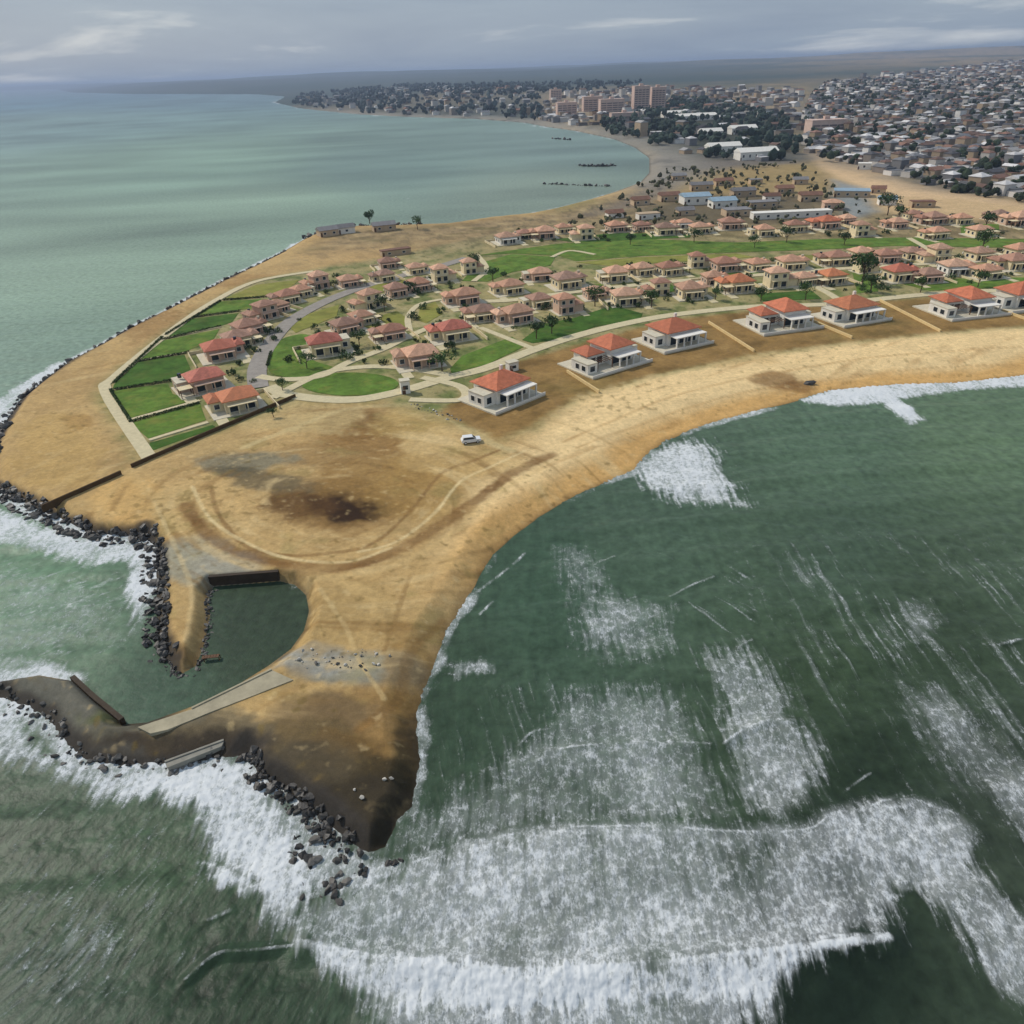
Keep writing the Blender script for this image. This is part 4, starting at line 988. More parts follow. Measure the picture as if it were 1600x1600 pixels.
def villa(kind, px_, py_, rz, roof, wall, label, group, s=1.0, zc=3.6):
    q = G(px_, py_, zc)
    o = copy_tree(TPL[kind])
    if kind in 'bc': s *= .83
    mir = rnd.choice((-1, 1)) if kind in 'bc' else 1
    o.location = (q[0], q[1], 2.0); o.rotation_euler = (0, 0, rz + rnd.uniform(-.1, .1) * (kind in 'bc')); o.scale = (mir * s * rnd.uniform(.94, 1.08), s * rnd.uniform(.92, 1.06), s * rnd.uniform(.9, 1.08))
    drop = set()
    if kind in 'bc' and rnd.random() < .5: drop |= {'carport_roof', 'carport_beam', 'carport_post'}
    if kind in 'bc' and rnd.random() < .3: drop |= {'garden_wall'}
    if kind == 'b' and rnd.random() < .3: drop |= {'wing_roof'}
    for ch in list(o.children):
        if ch.name.split('.')[0] in drop: bpy.data.objects.remove(ch)
    if 'wing_roof' in drop: MB().box(4.02, 7.5, -1.1, 5.3, 3.3, 3.5).build('flat_roof', MT['terrace'], o)
    if rnd.random() < .5:
        MB().cyl((5.6 if kind == 'b' else -5.2, 2.2, 4.6), (0, 0, 1), .55, 1.3, 10).build('water_tank', rnd.choice((MT['terrace'], MT['glass'])), o) if kind in 'bc' else None
    MB().box(-5.6 * (kind == 'b') - 5.2 * (kind != 'b') + .2, -4.2, 4.02, 4.42, 2.2, 2.9).build('air_conditioner', MT['frame'], o) if kind == 'b' else None
    for ch in o.children:
        st = ch.name.split('.')[0]
        mt = MT[roof] if st in ('roof', 'wing_roof') else MT[wall] if st in WALLP else None
        if mt:
            ch.material_slots[0].link = 'OBJECT'; ch.material_slots[0].material = mt
    tag(o, label, 'villa', group)
    return o
ORD = ['first', 'second', 'third', 'fourth', 'fifth', 'sixth', 'seventh', 'eighth', 'ninth', 'tenth', 'eleventh', 'twelfth', 'thirteenth', 'fourteenth', 'fifteenth', 'sixteenth', 'seventeenth', 'eighteenth', 'nineteenth', 'twentieth', 'twenty-first', 'twenty-second', 'twenty-third', 'twenty-fourth', 'twenty-fifth', 'twenty-sixth']
RN = {'roof_red': 'red-tiled', 'roof_orange': 'orange-tiled', 'roof_pink': 'faded-tiled', 'roof_brown': 'brown-tiled', 'roof_rose': 'rose-tiled'}
WN = {'white': 'white', 'cream': 'cream', 'pink': 'pinkish'}
D = math.radians
for i, (a, b, rz, rf, s) in enumerate([(784,610,43,'roof_red',.95),(945,556,34,'roof_red',1),(1052,524,27,'roof_red',1),(1216,497,16,'roof_red',1.02),(1330,487,20,'roof_orange',1),(1502,476,12,'roof_red',1.05),(1596,468,12,'roof_red',1)]):
    villa('adadada'[i], a, b, D(rz), rf, 'white', '%s %s villa in the beachfront row counting from the point' % (ORD[i], RN[rf]), 'beachfront villas', s)
rows = [
 ('from the boundary wall in the row beside the left lawns', 'villas beside the left lawns',
  [(370,627,32,'b','roof_orange','cream',1.15),(318,597,32,'b','roof_rose','pink',1.1),(345,549,30,'b','roof_rose','pink',1.15),(388,514,38,'b','roof_brown','pink',1),(412,490,40,'c','roof_brown','pink',.95),(448,465,40,'b','roof_brown','cream',1),(496,444,40,'c','roof_pink','pink',.95)]),
 ('from left in the cluster above the oval lawn', 'villas inside the curving street',
  [(510,542,25,'b','roof_rose','cream',1.15),(540,510,30,'b','roof_brown','pink',1),(575,474,35,'c','roof_pink','cream',.95),(620,455,30,'b','roof_brown','pink',.95),(655,560,20,'b','roof_pink','pink',1.1),(706,520,25,'b','roof_rose','cream',1.1),(725,466,20,'b','roof_pink','pink',1.1),(690,432,25,'c','roof_pink','cream',.9)]),
 ('from left in the row just behind the beachfront', 'villas behind the beachfront row',
  [(806,494,22,'b','roof_pink','pink',1.1),(884,480,20,'c','roof_pink','pink',.95),(978,466,14,'b','roof_pink','cream',1.15),(1078,456,12,'b','roof_pink','cream',1.1),(1152,446,12,'b','roof_orange','cream',1.1),(1215,440,14,'c','roof_pink','cream',1),(1297,434,12,'b','roof_orange','cream',1.1),(1405,430,8,'b','roof_rose','cream',1.15),(1492,420,8,'b','roof_pink','white',1.1),(1582,412,8,'b','roof_brown','cream',1.1)]),
 ('from left in the row before the green strip', 'villas in front of the green strip',
  [(796,450,20,'b','roof_pink','cream',1.1),(886,441,16,'b','roof_brown','cream',1.15),(960,431,12,'b','roof_pink','cream',1.05),(1045,421,12,'b','roof_brown','cream',1.05),(1132,415,10,'b','roof_brown','pink',1.1),(1236,412,10,'b','roof_pink','cream',1.1),(1305,405,8,'b','roof_brown','cream',1.1),(1384,402,8,'b','roof_brown','pink',1.05),(1462,402,8,'c','roof_pink','cream',1),(1530,398,8,'b','roof_pink','cream',1)]),
 ('from left in the row beyond the green strip', 'villas beyond the green strip',
  [(792,374,15,'b','roof_pink','white',1.1),(850,366,15,'b','roof_pink','pink',1.1),(912,368,10,'c','roof_pink','cream',1),(962,356,10,'b','roof_pink','pink',1.05),(1040,360,8,'b','roof_brown','cream',1.1),(1094,358,8,'b','roof_pink','cream',1.05),(1140,352,8,'b','roof_brown','pink',1.1),(1192,362,8,'b','roof_pink','cream',1.05),(1290,350,8,'b','roof_red','pink',1.25),(1345,362,8,'c','roof_pink','cream',1),(1400,350,8,'b','roof_pink','pink',1),(1456,344,6,'b','roof_brown','pink',1.15),(1462,366,6,'b','roof_pink','cream',.95),(1530,362,6,'b','roof_pink','cream',1),(1592,346,6,'b','roof_pink','pink',1.2)]),
 ('from left in the row nearest the far beach', 'villas near the far beach',
  [(545,440,30,'b','roof_pink','pink',.95),(606,412,25,'b','roof_brown','pink',.9),(650,420,25,'b','roof_pink','cream',.9),(735,420,20,'c','roof_pink','cream',.85)]),
]
rows[0][2].extend([(470,455,40,'b','roof_pink','cream',.9),(430,480,40,'b','roof_pink','pink',.9),(372,530,34,'b','roof_brown','cream',.95)])
rows[1][2].extend([(600,432,28,'b','roof_brown','cream',.9),(655,446,24,'b','roof_pink','pink',.95),(565,496,30,'b','roof_pink','cream',.9),(610,520,24,'b','roof_brown','pink',.9),(752,490,22,'b','roof_brown','cream',1)])
rows[2][2].extend([(840,470,18,'b','roof_brown','cream',.95),(930,458,16,'b','roof_pink','pink',.9),(1028,452,12,'c','roof_brown','cream',.85),(1115,436,12,'b','roof_pink','pink',.9),(1255,436,12,'b','roof_pink','cream',.95),(1350,418,10,'c','roof_pink','cream',.85),(1448,432,8,'b','roof_brown','pink',.95),(1540,426,8,'b','roof_pink','cream',1)])
rows[3][2].extend([(842,430,16,'b','roof_pink','pink',.95),(1002,422,12,'b','roof_pink','cream',.95),(1090,410,10,'c','roof_brown','cream',.85),(1182,414,10,'b','roof_pink','cream',.95),(1345,398,8,'b','roof_pink','cream',.95),(1424,396,8,'b','roof_brown','cream',.95),(1592,394,8,'b','roof_pink','cream',1)])
rows[4][2].extend([(820,366,14,'b','roof_brown','cream',.9),(880,358,12,'b','roof_pink','cream',.9),(1002,354,8,'b','roof_brown','pink',.9),(1068,350,8,'b','roof_pink','white',.9),(1242,356,8,'b','roof_brown','cream',1),(1322,344,8,'b','roof_pink','pink',.9),(1426,336,6,'b','roof_brown','cream',.9),(1500,344,6,'b','roof_pink','cream',.95),(1560,338,6,'b','roof_brown','pink',.95)])
VPOS = []
for k_, row in enumerate(rows): row[2].sort(key=(lambda t: -t[1]) if k_ == 0 else (lambda t: t[0]))
for rl, gr, items in rows:
    for i, (a, b, rz, k, rf, wl_, s) in enumerate(items):
        VPOS.append((*G(a, b, 3.6), '%s villa %s' % (ORD[i], rl.replace('boundary wall', 'wall'))))
        villa(k, a, b, D(rz), rf, wl_, '%s %s villa, %s %s' % (RN[rf], WN[wl_], ORD[i], rl), gr, s)
for t in TPL.values():
    for ch in list(t.children):
        for g_ in list(ch.children): bpy.data.objects.remove(g_)
        bpy.data.objects.remove(ch)
    bpy.data.objects.remove(t)

# ------------------------------------------------------------------ other buildings round the resort
def shed(px_, py_, rz, w, d, h, wall, roof, label, name='shed', kind='gable', rh=1.6, zc=2.5, cat='building'):
    q = G(px_, py_, zc); e = empty(name, (q[0], q[1], hz(*q)), D(rz))
    MB().box(-w / 2, w / 2, -d / 2, d / 2, -.5, h).build('wall', wall, e)
    if kind == 'gable': MB().gable(-w / 2 - .4, w / 2 + .4, -d / 2 - .4, d / 2 + .4, h, rh).build('roof', roof, e)
    elif kind == 'hip': MB().hip(-w / 2 - .4, w / 2 + .4, -d / 2 - .4, d / 2 + .4, h, rh).build('roof', roof, e)
    else:
        MB().box(-w / 2 - .15, w / 2 + .15, -d / 2 - .15, d / 2 + .15, h, h + .3).build('roof', roof, e)
    n_ = max(1, int(w / 5))
    for i in range(n_):
        a = -w / 2 + (i + .5) * w / n_
        win(e, a - .7, a + .7, h * .35, h * .7, -d / 2, -1, 'x')
    MB().box(-w / 2 + .25, -w / 2 + 1.15, -d / 2 - .06, -d / 2 - .003, 0, min(2.1, h * .75)).build('door', MT['wood'], e)
    tag(e, label, cat)
blue = mat_plain('blue_grey_sheeting', lin((146, 168, 180)), 0.5, 0.15, 0.4)
grey = mat_plain('grey_sheeting', lin((128, 124, 122)), 0.6, 0.2, 0.4, 0.2)
rust = mat_plain('rusty_sheeting', lin((126, 92, 74)), 0.8, 0.25, 0.4, 0.2)
tan = mat_plain('tan_plaster', lin((188, 164, 134)), 0.9, 0.12, 0.4, 0.15)
for a in [
 (1085,316,4,16,12,4.5,MT['white'],blue,'blue-grey roofed hall beyond the resort, the larger of a pair','gable'),(1128,322,4,14,10,4,MT['white'],blue,'blue-grey roofed hall beyond the resort, the smaller of a pair','gable'),
 (1235,338,2,42,6,3,MT['white'],MT['white'],'long low white building behind the villas','flat'),(1330,305,-20,20,12,3.5,tan,blue,'pale blue roofed store beside the bend of the sand road','flat'),
 (1045,312,6,12,8,3.5,tan,rust,'rust-roofed shed left of the blue halls','gable'),(1160,305,4,14,8,3.5,tan,grey,'grey shed right of the blue halls','gable'),(1095,296,0,14,7,3.5,tan,grey,'dark grey shed behind the blue halls','gable'),
 (1190,322,4,16,8,3.2,tan,grey,'grey-roofed building left of the long white building','flat'),(1265,312,-6,12,8,3.5,tan,rust,'rust-roofed house before the ochre field','gable'),(1225,300,0,10,7,3,tan,rust,'small rust-roofed hut on the ochre field','gable'),
 (1300,325,-10,10,8,3.5,MT['pink'],MT['roof_pink'],'small pink-roofed house at the end of the long white building','hip'),(1150,335,4,14,9,3.4,tan,grey,'grey flat building between the halls and the villas','flat'),
 (1350,263,-25,9,7,4,MT['white'],MT['white'],'small white building alone beside the sand road','flat'),(512,366,30,10,7,3,tan,grey,'grey hut on the far shore of the resort, nearest the water','gable'),
 (540,362,25,9,6,3,MT['white'],grey,'pale hut on the far shore beside the rocks','gable'),(600,358,20,12,6,3,tan,grey,'long grey hut on the far shore below the tree','gable'),(618,396,25,14,4,2.4,tan,rust,'low brown shed on the sand behind the far beach','flat'),
 (1000,318,10,10,7,3,tan,rust,'rusty shed near the bay beach','gable'),(1070,334,8,9,6,2.6,tan,grey,'small grey shed before the blue halls','gable'),(1205,312,0,9,6,2.8,MT['white'],rust,'white-walled rusty hut behind the long white building','gable'),(1130,288,5,12,6,3,tan,rust,'rust-roofed hut farthest behind the blue halls','gable'),(1060,280,5,10,6,3,tan,grey,'grey hut on the dark ground beside the bay','gable'),(1180,286,0,8,6,2.8,tan,grey,'small grey hut alone on the ochre field','flat'),(1250,286,-5,9,6,3,tan,grey,'grey hut at the right end of the ochre field','gable'),(1385,318,-15,9,7,3,MT['white'],blue,'white hut with blue roof beside the dark tree','gable'),(1372,300,-20,8,5,2.6,tan,rust,'rusty hut on the sand by the road','gable'),(1440,322,-10,12,6,3,tan,rust,'long rusty hut on the sand strip','flat'),(960,338,12,9,6,2.6,MT['white'],rust,'pale hut on the sand behind the far villas','gable'),(1012,340,10,12,6,2.8,MT['white'],tan,'long pale shed in front of the bay beach','flat')]:
    shed(*a[:9], name='building', kind=a[9])
shed(633,607,15,2.4,2.0,3.4,MT['white'],MT['terrace'],'tiny white gatehouse at the end of the oval lawn','gatehouse','flat',zc=3.2)
shed(800,573,30,3.0,2.2,2.4,MT['white'],MT['terrace'],'small white utility kiosk behind the first beachfront villa','kiosk','flat',zc=3)

# ------------------------------------------------------------------ car
q = G(736, 688, 2.6)
car = empty('parked_car', (q[0], q[1], hz(*q)), D(12))
paint = mat_plain('white_car_paint', (.8, .8, .78), .3, .02, 1, 0, 0, .5); tyre = mat_plain('tyre_rubber', (.02, .02, .02), .8, .1, 4)
prof = [(-2.2, .42), (2.15, .42), (2.25, .7), (2.1, .98), (1.05, 1.06), (-2.15, 1.1), (-2.28, .8)]
def side_prism(pr, w, nm, mt, par):
    n_ = len(pr); mb = MB().add([(a, -w, b) for a, b in pr] + [(a, w, b) for a, b in pr], [tuple(range(n_)), tuple(range(2 * n_ - 1, n_ - 1, -1))] + [(i, n_ + i, n_ + (i + 1) % n_, (i + 1) % n_) for i in range(n_)])
    return mb.build(nm, mt, par)
side_prism(prof, .88, 'body', paint, car)
cab = side_prism([(-2.05, 1.09), (1.1, 1.05), (.35, 1.68), (-1.8, 1.72)], .76, 'cabin', paint, car)
for s_ in (-1, 1):
    y0, y1 = sorted((s_ * .765, s_ * .785))
    MB().add([(-1.85, y0, 1.14), (.85, y0, 1.12), (.3, y0, 1.58), (-1.7, y0, 1.6), (-1.85, y1, 1.14), (.85, y1, 1.12), (.3, y1, 1.58), (-1.7, y1, 1.6)],
             [(0, 1, 2, 3), (7, 6, 5, 4), (0, 4, 5, 1), (1, 5, 6, 2), (2, 6, 7, 3), (3, 7, 4, 0)]).build('side_window', MT['glass'], cab)
    for a in (-1.4, 1.4):
        w_ = MB().cyl((a, s_ * .8, .34), (0, 1, 0), .34, .24, 14).build('wheel', tyre, car)
        MB().cyl((a, s_ * .925, .34), (0, 1, 0), .19, .03, 10).build('rim', MT['frame'], w_)
    MB().box(2.2, 2.27, s_ * .62 - .15, s_ * .62 + .15, .7, .86).build('headlight', MT['frame'], car)
MB().add([(1.12, -.68, 1.08), (1.12, .68, 1.08), (.42, .68, 1.66), (.42, -.68, 1.66)], [(0, 1, 2, 3)]).build('windscreen', MT['glass'], cab)
tag(car, 'white car parked on the sand below the first beachfront villa', 'car')

# ------------------------------------------------------------------ trees and hedges
def leaf_cloud(n_, rx, rz_, zc, size, seed, clumps=9):
    rr = random.Random(seed); V, F_ = [], []
    cl = [(rr.gauss(0, .45) * rx, rr.gauss(0, .45) * rx, zc + rr.uniform(-.6, .6) * rz_, rr.uniform(.35, .6)) for _ in range(clumps)]
    for _ in range(n_):
        c = rr.choice(cl); d = Vector((rr.gauss(0, 1), rr.gauss(0, 1), rr.gauss(0, .8))).normalized() * rr.uniform(.6, 1) * c[3] * rx
        p_ = Vector(c[:3]) + d
        nrm = (d.normalized() + Vector((rr.gauss(0, .5), rr.gauss(0, .5), rr.gauss(0, .5)))).normalized(); u = nrm.orthogonal().normalized(); w = nrm.cross(u); s_ = size * rr.uniform(.6, 1.3)
        k = len(V); V += [p_ + u * s_, p_ + w * s_ * .6, p_ - u * s_, p_ - w * s_ * .6]; F_.append((k, k + 1, k + 2, k + 3))
    return V, F_
TREES = []
for s_ in range(4):
    V, F_ = leaf_cloud(420, 2.2 + .3 * s_, 1.3, 4.0 + .3 * s_, .34, s_ + 3)
    crown = bpy.data.meshes.new('crown'); crown.from_pydata([tuple(v) for v in V], [], F_); crown.materials.append(MT['leaf'])
    t = MB(); rr = random.Random(s_)
    pts = [(0, 0, -.3, .2), (.1, .05, 1.5, .16), (.2, -.05, 3.0, .11)]
    def limb(p0, p1, r0, r1):
        A = (Vector(p1) - Vector(p0)).normalized(); u = A.orthogonal().normalized(); w = A.cross(u)
        ring = [(math.cos(k * 1.0472), math.sin(k * 1.0472)) for k in range(6)]
        t.add([Vector(p0) + u * c * r0 + w * q_ * r0 for c, q_ in ring] + [Vector(p1) + u * c * r1 + w * q_ * r1 for c, q_ in ring], [(k, (k + 1) % 6, 6 + (k + 1) % 6, 6 + k) for k in range(6)])
    limb((0, 0, -.4), (.1, .05, 1.6), .22, .17); limb((.1, .05, 1.6), (.2, -.1, 3.2), .17, .1)
    for k in range(5):
        an = k * 1.26 + rr.random(); limb((.15, 0, 1.9 + .25 * k), (1.4 * math.cos(an), 1.4 * math.sin(an), 3.2 + .3 * k), .09, .04)
    TREES.append((t.mesh('trunk', MT['bark']), crown))
def tree(px_, py_, s, label, i, zc=4, name='tree', group='trees in the resort'):
    q = G(px_, py_, zc); e = empty(name, (*q, hz(*q)), rnd.uniform(0, 6.28)); e.scale = (s, s, s * rnd.uniform(.85, 1.1))
    tr, cr = TREES[i % 4]
    new_obj('trunk', tr, None, e); new_obj('crown', cr, None, e)
    tag(e, label, 'tree', group)
for i, (a, b, s, lb) in enumerate([
 (1348,436,1.9,'big round green tree in the second villa row'),(1362,448,1.3,'smaller green tree at the foot of the big round one'),(1536,386,1.3,'green tree on the green strip toward the right edge'),(1388,330,1.7,'dark green tree behind the far villa row'),(1405,338,1.4,'lower dark tree beside the dark tree behind the far villas'),
 (1540,352,1.3,'green tree beside the far right villas'),(690,570,1.0,'dark tree at the corner of the pink villa by the curving path'),(478,566,.8,'small tree at the edge of the round lawn'),(862,512,1.1,'tree on the dark lawn behind the second beachfront villa'),(838,520,.9,'smaller tree on the dark lawn behind the second beachfront villa'),
 (742,416,1.1,'tree at the left end of the green strip'),(930,470,1.1,'tree left of the cream villa behind the third beachfront villa'),(1018,472,1.1,'tree right of the cream villa behind the third beachfront villa'),(1118,460,.9,'tree between the fourth and fifth villas of the second row'),(1190,462,.9,'tree on the small dark lawn in the second row'),
 (1260,460,.9,'tree beside the pale diagonal path'),(1440,448,1.0,'tree on the lawn behind the sixth beachfront villa'),(1530,440,1.0,'tree on the lawn toward the right edge'),(600,478,.9,'tree inside the curving street'),(560,530,.8,'tree behind the rose-roofed villa on the round lawn'),
 (640,450,.9,'tree near the upper end of the street'),(770,432,1,'tree before the left end of the green strip'),(1085,372,1.1,'tree at the far edge of the green strip, left'),(1230,372,1.1,'tree at the far edge of the green strip, middle'),(1320,376,1.1,'tree at the far edge of the green strip, right of middle'),
 (425,640,.5,'small bush by the orange-roofed villa'),(440,600,.6,'small bush at the street corner'),(1180,380,.9,'low tree on the green strip'),(985,376,.9,'low tree on the left part of the green strip'),(576,338,1.5,'lone dark tree standing on the far shore'),(652,352,1.1,'dark bush on the far shore right of the lone tree')]):
    tree(a, b, s, lb, i)

shrub_me = []
for s_ in range(4):
    V, F_ = leaf_cloud(150, .9 + .15 * s_, .3, .55, .2, s_ + 40, 6)
    m_ = bpy.data.meshes.new('shrub'); m_.from_pydata([tuple(v) for v in V], [], F_); m_.materials.append(MT['leaf'] if s_ % 2 else MT['hedge']); shrub_me.append(m_)
SHR = [('beside the beachfront villas', [(700,590),(1640,445),(1640,470),(880,545)], 0), ('among the villas behind the beachfront', [(780,480),(1000,440),(1640,405),(1640,440),(1000,480),(800,520)], 70),
       ('among the villas inside the curving street', [(430,560),(520,480),(700,420),(760,470),(700,560),(520,590)], 60), ('beside the villas by the left lawns', [(300,590),(400,480),(520,430),(540,445),(420,540),(400,600),(330,640)], 34),
       ('among the villas before the green strip', [(760,430),(1000,408),(1640,390),(1640,405),(1000,435),(780,460)], 60), ('among the villas beyond the green strip', [(760,360),(1000,345),(1640,335),(1640,370),(1000,375),(800,385)], 60)]
for place, poly, cnt in SHR:
    P = GP(poly, 2.1); A_ = np.array(P); got = 0
    while got < cnt:
        q = (rnd.uniform(A_[:, 0].min(), A_[:, 0].max()), rnd.uniform(A_[:, 1].min(), A_[:, 1].max()))
        if not inside(np.array([q[0]]), np.array([q[1]]), P)[0]: continue
        if abs(math.degrees(math.atan2(*q))) > 36: got += 1; continue
        o = new_obj('garden_shrub', rnd.choice(shrub_me)); k = rnd.uniform(.8, 1.7)
        o.location = (q[0], q[1], 2.05); o.scale = (k, k, k * rnd.uniform(.8, 1.3)); o.rotation_euler = (0, 0, rnd.uniform(0, 6.28))
        nv = min(VPOS, key=lambda v: (v[0] - q[0]) ** 2 + (v[1] - q[1]) ** 2)
        tag(o, ('%s garden shrub near %s' % ('larger' if k > 1.25 else 'smaller', nv[2])), 'shrub', 'garden shrubs in the resort'); got += 1

def hedge(a, b, w, h, label):
    A, B = G(*a, 2.1), G(*b, 2.1); Lh = math.hypot(B[0] - A[0], B[1] - A[1])
    e = empty('hedge', (*A, 2.08), math.atan2(B[1] - A[1], B[0] - A[0])); rr = random.Random(int(a[0] * 7 + a[1]))
    V, F_ = [], []
    for _ in range(int(Lh * 34)):
        p_ = Vector((rr.uniform(0, Lh), rr.uniform(-w / 2, w / 2), rr.uniform(0, h)))
        nrm = Vector((rr.gauss(0, 1), rr.gauss(0, 1), rr.gauss(.6, 1))).normalized(); u = nrm.orthogonal().normalized(); v = nrm.cross(u); s_ = rr.uniform(.12, .26)
        k = len(V); V += [p_ + u * s_, p_ + v * s_, p_ - u * s_, p_ - v * s_]; F_.append((k, k + 1, k + 2, k + 3))
    m_ = bpy.data.meshes.new('foliage'); m_.from_pydata([tuple(v) for v in V], [], F_); m_.materials.append(MT['hedge'])
    new_obj('foliage', m_, None, e)
    mb = MB()
    for k in range(int(Lh / .6)): mb.cyl((k * .6 + .3, 0, h * .3), (0, 0, 1), .04, h * .7, 5)
    mb.build('stems', MT['bark'], e)['kind'] = 'stuff'
    tag(e, label, 'hedge', 'hedges between the lawn plots')
for a, b, lb in [((176,610),(268,595),'dark hedge between the second and third lawn plots from the wall'),((216,565),(296,551),'dark hedge between the third and fourth lawn plots from the wall'),((252,531),(346,510),'dark hedge between the fourth and fifth lawn plots from the wall'),
  ((302,496),(376,486),'dark hedge between the fifth and sixth lawn plots from the wall'),((348,469),(430,463),'dark hedge between the sixth and seventh lawn plots from the wall'),((172,609),(205,660),'hedge on the outer left edge of the lawns'),((202,660),(312,630),'hedge below the pale path across the lowest lawn'),((418,572),(424,550),'short hedge round the bend of the street'),
  ((178,598),(254,527),'hedge on the outer far edge of the lawns, lower stretch'),((258,524),(345,470),'hedge on the outer far edge of the lawns, upper stretch')]:
    hedge(a, b, .8, .6, lb)

# ------------------------------------------------------------------ the town inland
rt = np.random.RandomState(5)
def fill(poly_px, cell, jit, zc, rmin, rmax, keep=1.0, ang=0.3):
    P = GP(poly_px, zc); A = np.array(P)
    c, s = math.cos(ang), math.sin(ang)
    R = np.stack([A[:, 0] * c + A[:, 1] * s, -A[:, 0] * s + A[:, 1] * c], 1)
    u, v = np.meshgrid(np.arange(R[:, 0].min(), R[:, 0].max(), cell), np.arange(R[:, 1].min(), R[:, 1].max(), cell))
    u = u.ravel() + rt.uniform(-jit, jit, u.size) * cell; v = v.ravel() + rt.uniform(-jit, jit, v.size) * cell
    X, Y = u * c - v * s, u * s + v * c
    rr = np.hypot(X, Y); an = np.degrees(np.arctan2(X, Y))
    k = inside(X, Y, P) & (rr > rmin) & (rr < rmax) & (np.abs(an) < 46) & (rt.rand(X.size) < keep)
    # leave streets open
    k &= (np.mod(u[:], cell * 7) > cell * 1.0) & (np.mod(v[:], cell * 11) > cell * 0.9)
    return X[k], Y[k]
TOWN = [(1268,236),(1250,185),(1270,150),(1300,128),(1700,88),(1700,318),(1600,302),(1500,287),(1400,268),(1330,250)]
STRIP = [(850,192),(838,160),(900,148),(1000,140),(1250,142),(1260,190),(1200,178),(1100,160),(1000,166),(940,182)]
COASTT = [(455,168),(460,150),(600,140),(830,140),(850,190),(780,182),(640,178)]
parts = [fill(TOWN, 12.5, .28, 6, 0, 1300, .93), fill(TOWN, 16, .3, 14, 1300, 2300, .9), fill(TOWN, 28, .3, 18, 2300, 4200, .85),
         fill(STRIP, 22, .3, 14, 0, 2400, .6, .1), fill(STRIP, 34, .3, 18, 2400, 4200, .5, .1), fill(COASTT, 30, .3, 15, 0, 4500, .42, .1),
         fill([(1040,265),(1180,250),(1250,250),(1250,225),(1040,225)], 26, .3, 6, 0, 1500, .4, .2),
         fill([(940,200),(1000,172),(1150,168),(1240,195),(1240,240),(1120,240)], 30, .35, 6, 0, 2600, .42, .2)]
TX = np.concatenate([p_[0] for p_ in parts]); TY = np.concatenate([p_[1] for p_ in parts])
TS = np.concatenate([np.full(len(p_[0]), s_) for p_, s_ in zip(parts, (1, 1.15, 1.7, 1.4, 1.9, 1.5, 1.3, 1.5))])
TZ, tsd = hz_arr(TX, TY)
ok = tsd > 25
TX, TY, TS, TZ = TX[ok], TY[ok], TS[ok], TZ[ok]
order = np.argsort(np.hypot(TX, TY) + 0 * TX); TX, TY, TS, TZ = TX[order], TY[order], TS[order], TZ[order]
# the 300 that show largest: nearest ones inside the picture
PAL = [('pale', (182, 176, 168)), ('grey', (124, 122, 122)), ('tan', (160, 140, 116)), ('white', (216, 210, 202)), ('dusty', (136, 126, 116))]
RPAL = [('grey', (116, 116, 118)), ('dark', (78, 76, 78)), ('rusty', (112, 88, 76)), ('pale', (160, 156, 152)), ('white', (206, 202, 198)), ('reddish', (136, 102, 86))]
twall = [mat_plain(nm + '_town_wall', lin(c), .9, .12, .4, .12) for nm, c in PAL]
troof = [mat_plain(nm + '_town_roof', lin(c), .8, .18, .5, .15) for nm, c in RPAL]
def house_parts(kind, w, d, h):
    wl2 = MB().box(-w / 2, w / 2, -d / 2, d / 2, -1, h)
    rf = MB()
    if kind == 0: rf.gable(-w / 2 - .3, w / 2 + .3, -d / 2 - .3, d / 2 + .3, h, d * .22)
    elif kind == 1: rf.hip(-w / 2 - .3, w / 2 + .3, -d / 2 - .3, d / 2 + .3, h, d * .22)
    else: rf.box(-w / 2 - .1, w / 2 + .1, -d / 2 - .1, d / 2 + .1, h, h + .2).box(-w / 2 + .6, w / 2 - .6, d / 2 - 1.6, d / 2 - .4, h + .2, h + 1.3)
    return wl2, rf
TPLH = []
for k in range(9):
    w, d, h = rnd.uniform(7, 10.5), rnd.uniform(6, 8.5), rnd.choice([2.9, 3.1, 3.4, 5.8])
    a_, b_ = house_parts(k % 3, w, d, h); TPLH.append((a_.mesh('wall', twall[0]), b_.mesh('roof', troof[0]), k % 3, h, w))
in_front = np.abs(np.degrees(np.arctan2(TX, TY))) < 37
near_i = np.nonzero(in_front)[0][:300]
sel = set(near_i.tolist())
KN = ['gabled', 'hipped', 'flat']
t_az = np.degrees(np.arctan2(TX[near_i], TY[near_i])); t_r = np.hypot(TX[near_i], TY[near_i])
az_q, r_q = np.quantile(t_az, [1 / 3, 2 / 3]), np.quantile(t_r, .5)
def town_place(a, b):
    az, rr_ = math.degrees(math.atan2(a, b)), math.hypot(a, b)
    return ('in front' if rr_ < r_q else 'farther back') + (' near the road bend' if az < az_q[0] else ' midway along the road' if az < az_q[1] else ' toward the right edge')
for i in near_i:
    ma, mb_, kd, h, w = TPLH[rt.randint(9)]; wi, ri = rt.randint(5), rt.randint(6)
    e = empty('town_house', (TX[i], TY[i], TZ[i]), .3 + (rt.randint(2)) * math.pi / 2 + rt.uniform(-.12, .12))
    s_ = rt.uniform(.85, 1.15); e.scale = (s_, s_, s_)
    for nm, me_, mt in (('wall', ma, twall[wi]), ('roof', mb_, troof[ri])):
        o = new_obj(nm, me_, None, e); o.material_slots[0].link = 'OBJECT'; o.material_slots[0].material = mt
    tag(e, '%s %s town house with a %s %s roof, %s' % ('two-storey' if h > 5 else 'low', PAL[wi][0], RPAL[ri][0], KN[kd], town_place(TX[i], TY[i])), 'house', 'houses at the near edge of the town')
V, F_, CC = [], [], []
